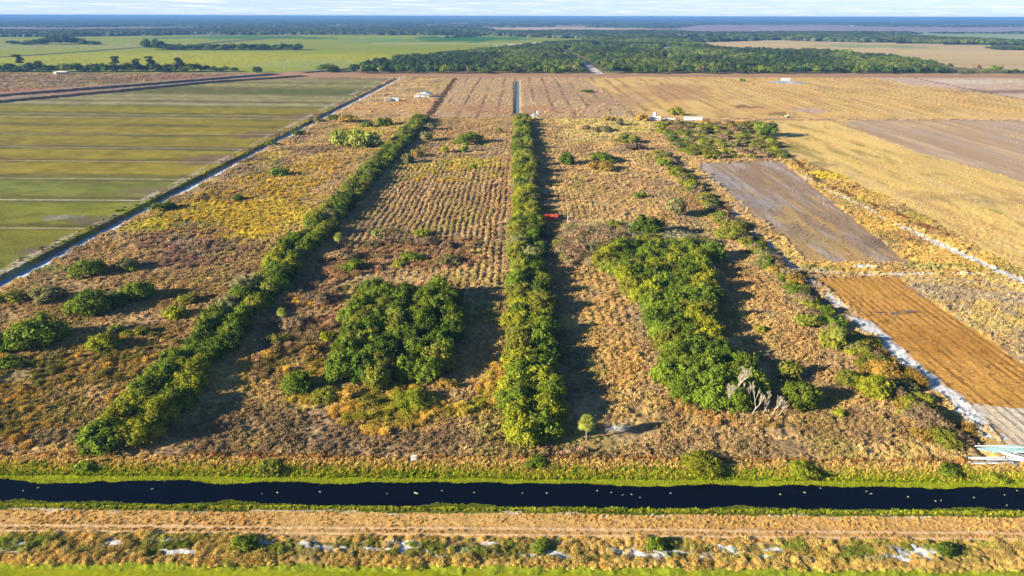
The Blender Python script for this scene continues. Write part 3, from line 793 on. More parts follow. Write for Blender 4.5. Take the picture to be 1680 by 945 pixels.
for (y0, y1, dn, sz) in bands:
    n = int(dn * 1.6 * (y1 - y0) * 2 * (.93 * (y0 + y1) / 2 + 29.5) * .748 * 1.1)
    uu = RNG.uniform(-1, 1, n)
    yy = np.sqrt(RNG.uniform(y0 ** 2, y1 ** 2, n))
    xx = uu * (.93 * yy + 29.5) * .748 * 1.1
    rg, cc = land(xx, yy)
    d = dens_of(xx, yy, rg)
    # sand shows bare
    bare = cc.min(1) > .33
    d[bare] *= .06
    keep = RNG.uniform(0, 1.6, n) < d
    xx, yy, rg, cc = xx[keep], yy[keep], rg[keep], cc[keep]
    zz_ = height(xx, yy, rg)
    s = sz * RNG.uniform(.4, 1.2, xx.size) ** 1.2 * (.35 + 1.4 * fbm(xx / 6, yy / 7, 47, 4))
    s[rg == -2] *= .48
    s[rg == -3] *= RNG.uniform(.6, 1.5, int((rg == -3).sum()))
    gold = (rg == -3)[:, None] & (cc.max(1) < .45)[:, None]
    gf = np.clip((fbm(xx / 5, yy / 2, 33, 3) - .40) * 5, 0, 1)[:, None] * np.clip((yy - 84.5) / 2, 0, 1)[:, None]
    cc = np.where(gold, cc * .4 + .6 * (alb(222, 180, 104) * (1 - gf) + alb(140, 148, 44) * gf) * (.65 + .6 * vn(xx / 2.2, yy / 2.2, 3))[:, None], cc)
    sm_ = np.isin(rg, [k + 2 for k, q in enumerate(nmR) if q in ('gold_field', 'bare_field', 'sandy_field', 'ploughed_field')])
    s = np.where(sm_, s * .5, s)
    cc = np.where(sm_[:, None], cc * .72, cc)
    rw_ = in_poly(xx, yy, ROWZONE); s = np.where(rw_, s * .85, s)
    s = np.where(np.isin(rg, [k + 2 for k, q in enumerate(nmR) if q in ('fallow_field', 'dry_field')]), s * .8, s)
    hgt = s * RNG.uniform(.55, 1.0, xx.size) * np.where(rg == -3, .8, 1.)
    jit = RNG.uniform(.86, 1.30, xx.size)[:, None] * (1 + RNG.normal(0, .03, (xx.size, 3)))
    allP.append(np.stack([xx, yy, zz_ - .04], 1)); allS.append(np.stack([s, s, hgt], 1)); allC.append(np.clip(cc * jit * np.array((1.32, 1.38, 1.27)), 0, .85)); allR.append(RNG.uniform(0, 6.28, xx.size))
P_, S_, C_, R_ = np.concatenate(allP), np.concatenate(allS), np.concatenate(allC), np.concatenate(allR)
print('tufts', len(P_))
vg = P_[:, 1] < 90
scatter('verge_grass', P_[vg], S_[vg], R_[vg], C_[vg], DENSE, 'big straw, gold and green grass clumps on the sandy verge', GRASSM)
P_, S_, R_, C_ = P_[~vg], S_[~vg], R_[~vg], C_[~vg]
scatter('dry_grass', P_, S_, R_, C_, MOUNDS + TUFTS[:2], 'tan, gold and brown dry grass tussocks all over the lots and verges', GRASSM)

# patches of taller grass and low brown scrub
TALL = [ # area, plants per m2, size range, two colours
 (poly((478, 652), (540, 640), (600, 640), (760, 634), (835, 596), (838, 640), (770, 688), (660, 706), (570, 694), (500, 680)), .9, (.7, 1.5), (228, 184, 84), (170, 158, 50)),
 (poly((425, 600), (470, 560), (530, 560), (540, 610), (500, 640), (410, 640)), .5, (.7, 1.5), (206, 164, 66), (130, 122, 48)),
 (poly((480, 500), (500, 478), (535, 484), (520, 512)), .8, (.6, 1.3), (220, 176, 62), (180, 150, 60)),
 (poly((-40, 590), (120, 560), (300, 540), (330, 560), (240, 610), (150, 690), (60, 720), (-60, 700)), .35, (.6, 1.5), (206, 162, 74), (124, 118, 48)),
 (poly((300, 330), (400, 290), (520, 262), (560, 270), (500, 320), (440, 385), (360, 395), (250, 372)), .22, (.7, 1.4), (226, 184, 66), (196, 160, 60)),
 (poly((900, 196), (1060, 194), (1075, 214), (1000, 226), (940, 222)), .25, (.9, 1.9), (226, 198, 128), (190, 170, 100)),
 (poly((962, 276), (1020, 272), (1030, 286), (985, 292)), .4, (.8, 1.6), (228, 196, 126), (200, 170, 110)),
 (poly((720, 262), (815, 258), (820, 290), (760, 300), (640, 296), (700, 282)), .25, (.7, 1.3), (222, 186, 76), (170, 160, 60)),
 (poly((520, 420), (560, 402), (700, 392), (800, 398), (800, 430), (745, 446), (690, 440), (600, 452), (540, 470)), .45, (.8, 1.9), (200, 150, 108), (160, 130, 84)),
 (poly((440, 520), (500, 470), (560, 470), (560, 530), (520, 600), (420, 640), (330, 690), (340, 640), (430, 570)), .40, (.8, 1.8), (196, 150, 108), (156, 128, 84)),
 (poly((908, 420), (918, 378), (1000, 366), (1060, 376), (1120, 386), (1165, 400), (1150, 424), (1080, 420), (1000, 440), (950, 440)), .75, (1.3, 2.8), (200, 168, 128), (160, 150, 84)),
 (poly((200, 430), (220, 385), (330, 370), (420, 395), (400, 430), (300, 445)), .25, (.7, 1.6), (180, 140, 108), (160, 124, 96)),
 (poly((1120, 300), (1180, 330), (1260, 400), (1230, 420), (1150, 350)), .35, (.8, 1.8), (168, 120, 78), (140, 126, 62)),
 (poly((1380, 560), (1430, 560), (1600, 735), (1540, 750), (1470, 670)), .9, (1.0, 2.2), (176, 134, 58), (112, 108, 36)),
 (poly((1060, 655), (1100, 648), (1200, 690), (1290, 690), (1280, 704), (1150, 700)), .6, (.6, 1.3), (210, 162, 90), (180, 144, 80)),
 (poly((830, 560), (818, 600), (800, 640), (838, 660)), .5, (.6, 1.2), (196, 150, 70), (170, 130, 66)),
]
tp, ts, tcl = [], [], []
for P0, dn_, sr, ca, cb in TALL:
    x0, y0 = P0.min(0) - 3; x1, y1 = P0.max(0) + 3
    n = int((x1 - x0) * (y1 - y0) * dn_)
    xx = RNG.uniform(x0, x1, n); yy = RNG.uniform(y0, y1, n)
    k = in_poly(xx + 7 * (fbm(xx / 6, yy / 6, 201, 3) - .5), yy + 9 * (fbm(xx / 6, yy / 6, 203, 3) - .5), P0) & (fbm(xx / 7, yy / 9, 205, 3) > .40)
    xx, yy = xx[k], yy[k]; n = len(xx)
    s = RNG.uniform(sr[0], sr[1], n) * (.7 + .5 * fbm(xx / 4, yy / 4, 207, 2))
    f = np.clip((fbm(xx / 5, yy / 7, 209, 3) - .35) * 3.3, 0, 1)[:, None]
    tp.append(np.stack([xx, yy, height(xx, yy, np.zeros(n, int)) - .05], 1)); ts.append(np.stack([s, s, s * RNG.uniform(.7, 1.1, n)], 1))
    tcl.append((alb(*ca) * (1 - f) + alb(*cb) * f) * RNG.uniform(.8, 1.3, n)[:, None])
tp, ts, tcl = map(np.concatenate, (tp, ts, tcl)); print('tall', len(tp))
scatter('tall_grass_and_scrub', tp, ts, RNG.uniform(0, 6, len(tp)), np.clip(tcl, 0, .85), DENSE, 'patches of taller golden grass and low brown scrub among the groves', GRASSM)

# taller green and gold grass along the canal banks
n = 16000
xx = RNG.uniform(-110, 110, n)
side = RNG.uniform(0, 1, n) < .62
yy = np.where(side, RNG.uniform(106.6, 110.8, n) + 0.6 * (fbm(xx / 5, xx * 0, 61, 2) - .5), RNG.uniform(96.2, 98.0, n))
zz_ = np.maximum(height(xx, yy, np.zeros(n, int)), -1.15)
t = np.clip((yy - 106.6) / 2.6 + RNG.normal(0, .2, n), 0, 1)
t[~side] = np.clip((97.6 - yy[~side]) / 2 + .1, 0, 1) * .4
g1, g2, g3 = alb(158, 172, 28), alb(214, 196, 64), alb(232, 190, 112)
cc = np.where((t < .45)[:, None], g1 + (g2 - g1) * (t / .45)[:, None], g2 + (g3 - g2) * ((t - .45) / .55)[:, None])
cc = cc * RNG.uniform(.75, 1.3, n)[:, None]
s = RNG.uniform(.35, .75, n) * np.where(side, 1, .7) * (.6 + .8 * fbm(xx / 3, yy, 71, 2))
scatter('bank_grass', np.stack([xx, yy, zz_ - .03], 1), np.stack([s * .8, s * .8, s * 1.25], 1), RNG.uniform(0, 6, n), cc, TUFTS, 'green and straw coloured grass along the canal banks', GRASSM)

# floating plant mats: scalloped sheets on the water plus low leaves
MATM = mat_leaf('floating_plants', (1, 1, 1), .0, .1, 'col', False, .0)
def water_mat(name, ybase, ydir, wfun, z, label, c1, c2, x0=-150, x1=150, nx=1500, ny=8):
    xs = np.linspace(x0, x1, nx)
    w = wfun(xs)
    tt = np.linspace(0, 1, ny)
    V = np.stack([np.repeat(xs[:, None], ny, 1), ybase + ydir * w[:, None] * tt[None, :], np.full((nx, ny), z)], -1)
    edge = (fbm(xs / .9, xs * 0, 81, 4) - .5) * 1.0
    V[:, -1, 1] += edge * ydir
    V[..., 2] += (fbm(V[..., 0] / .6, V[..., 1] / .6, 83, 3) - .5) * .28 * (1 - tt[None, :] ** 4)
    idx = np.arange(nx * ny).reshape(nx, ny)
    q = np.stack([idx[:-1, :-1], idx[1:, :-1], idx[1:, 1:], idx[:-1, 1:]], -1).reshape(-1, 4)
    if ydir < 0: q = q[:, ::-1]
    f = fbm(V[..., 0] / 3, V[..., 1] / 1, 87, 4).ravel()[:, None]
    f2 = .5 + 1.0 * fbm(V[..., 0] / .8, V[..., 1] / .5, 88, 3).ravel()[:, None]
    me = mesh_np(name, V.reshape(-1, 3), q, MATM, np.clip((c1 * (1 - f) + c2 * f) * f2, 0, 1))
    return tag(link(name, me), label, None, None, 'stuff')
def wn_(xs): return 1.9 + 1.5 * np.clip(fbm(xs / 11, xs * 0, 63, 3) - .34, 0, 1) * 1.6 + 1.0 * (fbm(xs / 2.6, xs * 0, 64, 3) - .5)
def ws_(xs): return 1.0 + 1.6 * np.clip(fbm(xs / 13, xs * 0, 67, 3) - .36, 0, 1) * 1.6 + .9 * (fbm(xs / 2.6, xs * 0, 68, 3) - .5)
LIME1, LIME2 = alb(122, 142, 16), alb(176, 178, 40)
water_mat('water_plants', 107.5, -1, wn_, WZ + .10, 'lime green floating plants with a ragged edge along the far canal bank', LIME1, LIME2)
water_mat('water_plants', 97.5, 1, ws_, WZ + .08, 'green floating plants with a ragged edge along the near canal bank', alb(92, 106, 28), alb(132, 130, 44))
n = 24000
xx = RNG.uniform(-105, 105, n); sd_ = RNG.uniform(0, 1, n) < .6
yy = np.where(sd_, 107.5 - wn_(xx) * RNG.uniform(0, 1.0, n), 97.5 + ws_(xx) * RNG.uniform(0, 1.0, n))
s = RNG.uniform(.14, .32, n)
cc = np.where(sd_[:, None], LIME2, alb(118, 122, 36)) * RNG.uniform(.7, 1.35, n)[:, None]
scatter('water_plant_leaves', np.stack([xx, yy, np.full(n, WZ + .07)], 1), np.stack([s, s, s * .8], 1), RNG.uniform(0, 6, n), cc, LOWT, 'small leaves standing on the floating plant mats', GRASSM)
# the weed-covered water at the very bottom
xs = np.linspace(-120, 120, 700); ys = np.linspace(64, 83.6, 60)
gxx, gyy = np.meshgrid(xs, ys)
gzz = -.75 + (fbm(gxx / .7, gyy / .7, 91, 3) - .5) * .12
idx = np.arange(gxx.size).reshape(gxx.shape)
q = np.stack([idx[:-1, :-1], idx[:-1, 1:], idx[1:, 1:], idx[1:, :-1]], -1).reshape(-1, 4)
f = fbm(gxx / 4, gyy / 1.5, 93, 4).ravel()[:, None]
f2 = (.65 + .7 * fbm(gxx / .35, gyy / .35, 94, 2)).ravel()[:, None]
tag(link('duckweed', mesh_np('duckweed', np.stack([gxx, gyy, gzz], -1).reshape(-1, 3), q, MATM, (alb(128, 136, 20) * (1 - f) + alb(170, 166, 36) * f) * f2)),
    'lime green duckweed covering the water at the bottom edge', None, None, 'stuff')

# ------------------------------------------------------------------ trees
def crown_mesh(name, seed, mat, n_leaf=2400, leaf=.085, nclump=26, flat=.75, low=.0, cl=.34, core=True):
    """unit crown: radius about 1, from z=low to about z=1.0 (before flattening)"""
    r = np.random.default_rng(seed)
    cs = []
    while len(cs) < nclump:
        v = r.normal(0, 1, 3); v /= np.linalg.norm(v)
        v[2] = abs(v[2]) * .95 + r.uniform(-.25, .1)
        rad = r.uniform(.45, .82)
        cs.append(v * rad * np.array([1, 1, 1]))
    cs = np.array(cs); cr_ = r.uniform(cl * .65, cl * 1.25, nclump)
    per = n_leaf // nclump
    k = np.repeat(np.arange(nclump), per)
    n = len(k)
    d = r.normal(0, 1, (n, 3)); d /= np.linalg.norm(d, axis=1)[:, None]
    outw = cs[k] / np.linalg.norm(cs[k], axis=1)[:, None]
    d = d + outw * .55; d /= np.linalg.norm(d, axis=1)[:, None]
    p = cs[k] + d * (cr_[k] * np.where(r.uniform(0, 1, n) < .12, r.uniform(1.2, 1.8, n), r.uniform(.65, 1.3, n)))[:, None]
    nrm = d + r.normal(0, .45, (n, 3)) + np.array([0, 0, .25]); nrm /= np.linalg.norm(nrm, axis=1)[:, None]
    a = np.cross(nrm, r.normal(0, 1, (n, 3))); a /= np.linalg.norm(a, axis=1)[:, None]
    b = np.cross(nrm, a)
    s = (leaf * r.uniform(.55, 1.3, n))[:, None]
    V = np.stack([p - a * s, p - b * s * .6, p + a * s, p + b * s * .6], 1).reshape(-1, 3)
    F = np.arange(4 * n).reshape(n, 4)
    tint = (np.repeat(r.uniform(.72, 1.25, nclump), per) * r.uniform(.75, 1.3, n))
    tc_ = np.stack([tint * r.uniform(.9, 1.15, n), tint, tint * .95], 1)
    C = np.repeat(tc_, 4, 0)
    if core:   # inner masses that stop the crown from being see-through
        for j in range(nclump):
            th = np.linspace(0, 2 * math.pi, 6, endpoint=False)
            ring = []
            for zf, rf in ((-.85, .35), (-.3, .92), (.35, .88), (.85, .35)):
                for t_ in th:
                    ring.append(cs[j] + cr_[j] * .72 * np.array([math.cos(t_) * rf, math.sin(t_) * rf, zf]) * r.uniform(.85, 1.1))
            bse = len(V)
            V = np.vstack([V, ring]); C = np.vstack([C, np.full((24, 3), .8)])
            ff = []
            for L_ in range(3):
                for i in range(6):
                    ff.append((bse + L_ * 6 + i, bse + L_ * 6 + (i + 1) % 6, bse + L_ * 6 + 6 + (i + 1) % 6, bse + L_ * 6 + 6 + i))
            ff += [(bse + 18, bse + 19, bse + 20, bse + 21), (bse + 18, bse + 21, bse + 22, bse + 23)]
            F = np.vstack([F, ff])
        # one big central body
    V[:, 2] = V[:, 2] * flat
    V[:, 2] -= V[:, 2].min() * 1.0
    V[:, 2] *= 1.0 / V[:, 2].max()
    V[:, 2] = low + V[:, 2] * (1 - low)
    return mesh_np(name, V, F, mat, C)
def limb_mesh(name, seed, mat, h=.55, r0=.06, nl=5):
    r = random.Random(seed); m = MB()
    def grow(p, d, L, rad, lev):
        q = p + d * L
        m.tube(p, q, rad, rad * .6, 6, False)
        if lev:
            for _ in range(3 if lev > 1 else 2):
                nd = (d + Vector((r.uniform(-.9, .9), r.uniform(-.9, .9), r.uniform(0, .6)))).normalized()
                grow(q - d * L * r.uniform(0, .3), nd, L * r.uniform(.55, .8), rad * .55, lev - 1)
    for i in range(nl):
        a = i * 6.28 / nl + r.uniform(-.4, .4)
        grow(Vector((.04 * math.cos(a), .04 * math.sin(a), -.04)), Vector((math.cos(a) * .6, math.sin(a) * .6, 1)).normalized(), h * r.uniform(.4, .6), r0, 2)
    return m.mesh(name, mat)
NB = 8
BIG = [crown_mesh('crown', 300 + i, LEAF['green'], 4600, .060, 70, cl=.23) for i in range(NB)]
SMALL = [crown_mesh('crown', 400 + i, LEAF['green'], 900, .13, 14, .8, 0, .42) for i in range(6)]
WISPY = [crown_mesh('crown', 430 + i, LEAF['brown'], 900, .06, 16, .8, 0, .40, core=False) for i in range(3)]
FARC = [crown_mesh('crown', 450 + i, LEAF['far'], 620, .15, 14, .8, .12, .42) for i in range(6)]
LIMBS = [limb_mesh('trunk', 500 + i, BARK) for i in range(4)]
FARTRUNK = MB().tube((0, 0, -.05), (0, 0, .4), .05, .03, 6)
ORD = ['first', 'second', 'third', 'fourth', 'fifth', 'sixth', 'seventh', 'eighth', 'ninth', 'tenth', 'eleventh', 'twelfth', 'thirteenth', 'fourteenth', 'fifteenth', 'sixteenth', 'seventeenth', 'eighteenth', 'nineteenth']
TENS = ['', '', 'twent', 'thirt', 'fort', 'fift', 'sixt', 'sevent', 'eight', 'ninet']
def ordn(i):
    i += 1
    if i < 20: return ORD[i - 1]
    pre = ''
    if i >= 100:
        pre = 'hundred '; i -= 100
        if i == 0: return 'hundredth'
        if i < 20: return pre + ORD[i - 1]
    t, u_ = divmod(i, 10)
    return pre + (TENS[t] + 'ieth' if u_ == 0 else TENS[t] + 'y-' + ORD[u_ - 1])
TONEW = {'lime': 'bright yellow-green', 'green': 'green', 'deep': 'dark green', 'olive': 'olive green', 'dull': 'dull grey-green', 'brown': 'dry brown', 'gold': 'golden yellow', 'grey': 'greyish', 'pale': 'pale yellow-green', 'far': 'dark green'}
def zat(x, y):
    return float(height(np.array([x]), np.array([y]), np.array([0]))[0])
def plant(name, x, y, r, h, tone, label, cat, group=None, meshes=None, trunk=True, z=None, sink=.12):
    meshes = meshes or BIG
    z = zat(x, y) if z is None else z
    root = empty(name, (x, y, z), random.uniform(0, 6.28))
    tag(root, label, cat, group)
    me = random.choice(meshes)
    c = link('crown', me, root, loc=(0, 0, -h * sink), scale=(r * random.uniform(.92, 1.1), r * random.uniform(.92, 1.1), h * (1 + sink)))
    c.material_slots[0].link = 'OBJECT'; c.material_slots[0].material = LEAF[tone]
    if trunk:
        link('trunk', random.choice(LIMBS), root, scale=(r * .9, r * .9, h * .95))
    return root

# ---- two hedgerows
def pick(ws):
    k, w = zip(*ws); return random.choices(k, w)[0]
def hedge(xc, half, y0, y1, hfun, tones, rowname, sides):
    for si, sname in enumerate(sides):
        y = y0 + si * 2.2; i = 0
        while y < y1:
            f = (y - y0) / (y1 - y0)
            r = random.uniform(3.0, 4.9) * (1 + .15 * f)
            h = hfun(f) * random.uniform(.70, 1.35)
            if f < .07: r = random.uniform(4.2, 5.2); h = hfun(f) * random.uniform(1.0, 1.3)
            x = xc + (si - (len(sides) - 1) / 2) * half * (1 - .15 * f) + random.uniform(-1.3, 1.3)
            tone = pick(tones(f, si)) if f > .07 else pick([('lime', 5), ('green', 4)])
            plant('hedge_tree', x, y, r, h, tone, '%s crown, %s tree from the canal on the %s side of the %s' % (TONEW[tone], ordn(i), sname, rowname), 'tree', 'trees of the ' + rowname)
            y += r * random.uniform(1.15, 1.6) * (1.25 if random.random() < .15 * f + .05 else 1); i += 1
hedge(-79.5, 6.2, G(205, 746).y + 3, G(703, 196).y, lambda f: 4.6 + 1.2 * f, lambda f, s: [('green', 6), ('olive', 4), ('dull', .5), ('lime', 1 if f > .1 else 4), ('deep', .5 + 2 * s)], 'left hedgerow', ['left', 'right'])
hedge(3.6, 5.6, G(880, 738).y + 3, G(858, 196).y, lambda f: 4.8 + .8 * f, lambda f, s: [('lime', 9 if (f < .16 or .55 > f > .3) else 2), ('olive', 5), ('green', 4), ('dull', .6), ('deep', .3 + 2 * s)], 'middle hedgerow', ['left', 'right'])

def fill(P, dmin, n=9000, seed=1):
    r = random.Random(seed)
    x0, y0 = P.min(0); x1, y1 = P.max(0)
    pts = []
    for _ in range(n):
        x, y = r.uniform(x0, x1), r.uniform(y0, y1)
        if in_poly(np.array([x]), np.array([y]), P)[0] and all((x - a) ** 2 + (y - b) ** 2 > dmin ** 2 for a, b in pts):
            pts.append((x, y))
    return sorted(pts, key=lambda p: (p[1], p[0]))
def thicket(P, dmin, rr, hh, tones, where, seed, name='thicket_tree', meshes=None, cat='tree', noun='tree', trunk=True):
    pts = fill(P, dmin, seed=seed)
    for i, (x, y) in enumerate(pts):
        tone = pick(tones)
        plant(name, x, y, random.uniform(*rr), random.uniform(*hh), tone, '%s %s, %s from the canal in %s' % (TONEW[tone], noun, ordn(i), where), cat, '%ss of %s' % (noun, where), meshes, trunk)
    return pts
LTA = poly((552, 624), (600, 636), (640, 632), (650, 585), (664, 530), (676, 486), (612, 484), (575, 530))
LTB = poly((668, 628), (722, 622), (746, 560), (744, 500), (722, 482), (702, 488), (688, 530), (672, 580))
thicket(LTA, 4.6, (3.5, 4.6), (5.4, 7.2), [('green', 7), ('deep', 2), ('olive', 2)], 'the left lobe of the round grove', 3)
thicket(LTB, 4.6, (3.4, 4.5), (5.4, 7.4), [('green', 6), ('deep', 3), ('olive', 2)], 'the right lobe of the round grove', 13)
RT1 = poly((985, 440), (1020, 410), (1140, 412), (1158, 470), (1156, 540), (1165, 582), (1090, 578), (1064, 510), (1028, 470))
thicket(RT1, 4.8, (4.0, 5.2), (5.2, 6.8), [('green', 6), ('deep', 1), ('lime', 3), ('olive', 2)], 'the upper half of the long grove', 4)
RT2 = poly((1094, 585), (1160, 583), (1215, 610), (1250, 652), (1225, 672), (1135, 664), (1088, 632))
thicket(RT2, 4.5, (3.6, 4.8), (5.0, 6.6), [('green', 8), ('deep', 2)], 'the lower half of the long grove', 5)
TOPB = poly((912, 412), (925, 382), (1010, 374), (1060, 384), (1100, 390), (1150, 403), (1110, 420), (1000, 430), (945, 428))
thicket(TOPB, 4.2, (3.0, 4.6), (3.0, 4.6), [('brown', 6), ('dull', 3), ('grey', 2), ('olive', 2)], 'the brownish thicket top of the long grove', 6, 'thicket_shrub', SMALL + WISPY * 2, 'bush', 'bush', False)
SB = poly((1082, 203), (1240, 203), (1285, 258), (1150, 262), (1110, 240), (1075, 214))
thicket(SB, 9.0, (3.6, 6.4), (2.0, 4.4), [('olive', 7), ('dull', 2), ('gold', 2), ('brown', 2), ('green', 1), ('lime', 2)], 'the scrub block behind the ploughed plot', 7, 'scrub_bush', SMALL, 'bush', 'bush', False)

# ---- shrubs along the right lot line
xs_, i = 0, 0
y = 117.0
while y < 430:
    f = (y - 117) / 313
    x = 88.0 + random.uniform(-3.4, 2.6)
    r = random.uniform(1.5, 2.9) * (1 + .5 * f) * (.85 if y < 150 else 1)
    tone = pick([('olive', 5), ('gold', 1.2), ('green', 1.5), ('dull', 2), ('brown', 3.5), ('lime', .6)])
    if y < 150: tone = pick([('olive', 4), ('gold', 2.5), ('brown', 4), ('dull', 1)])
    plant('boundary_shrub', x, y, r, r * random.uniform(.7, 1.1), tone, '%s shrub, %s from the canal in the line beside the white sand strip' % (TONEW[tone], ordn(i)), 'shrub', 'shrubs along the right lot line', SMALL, False)
    y += r * random.uniform(.35, 1.1) * (.7 if y < 165 else 1); i += 1

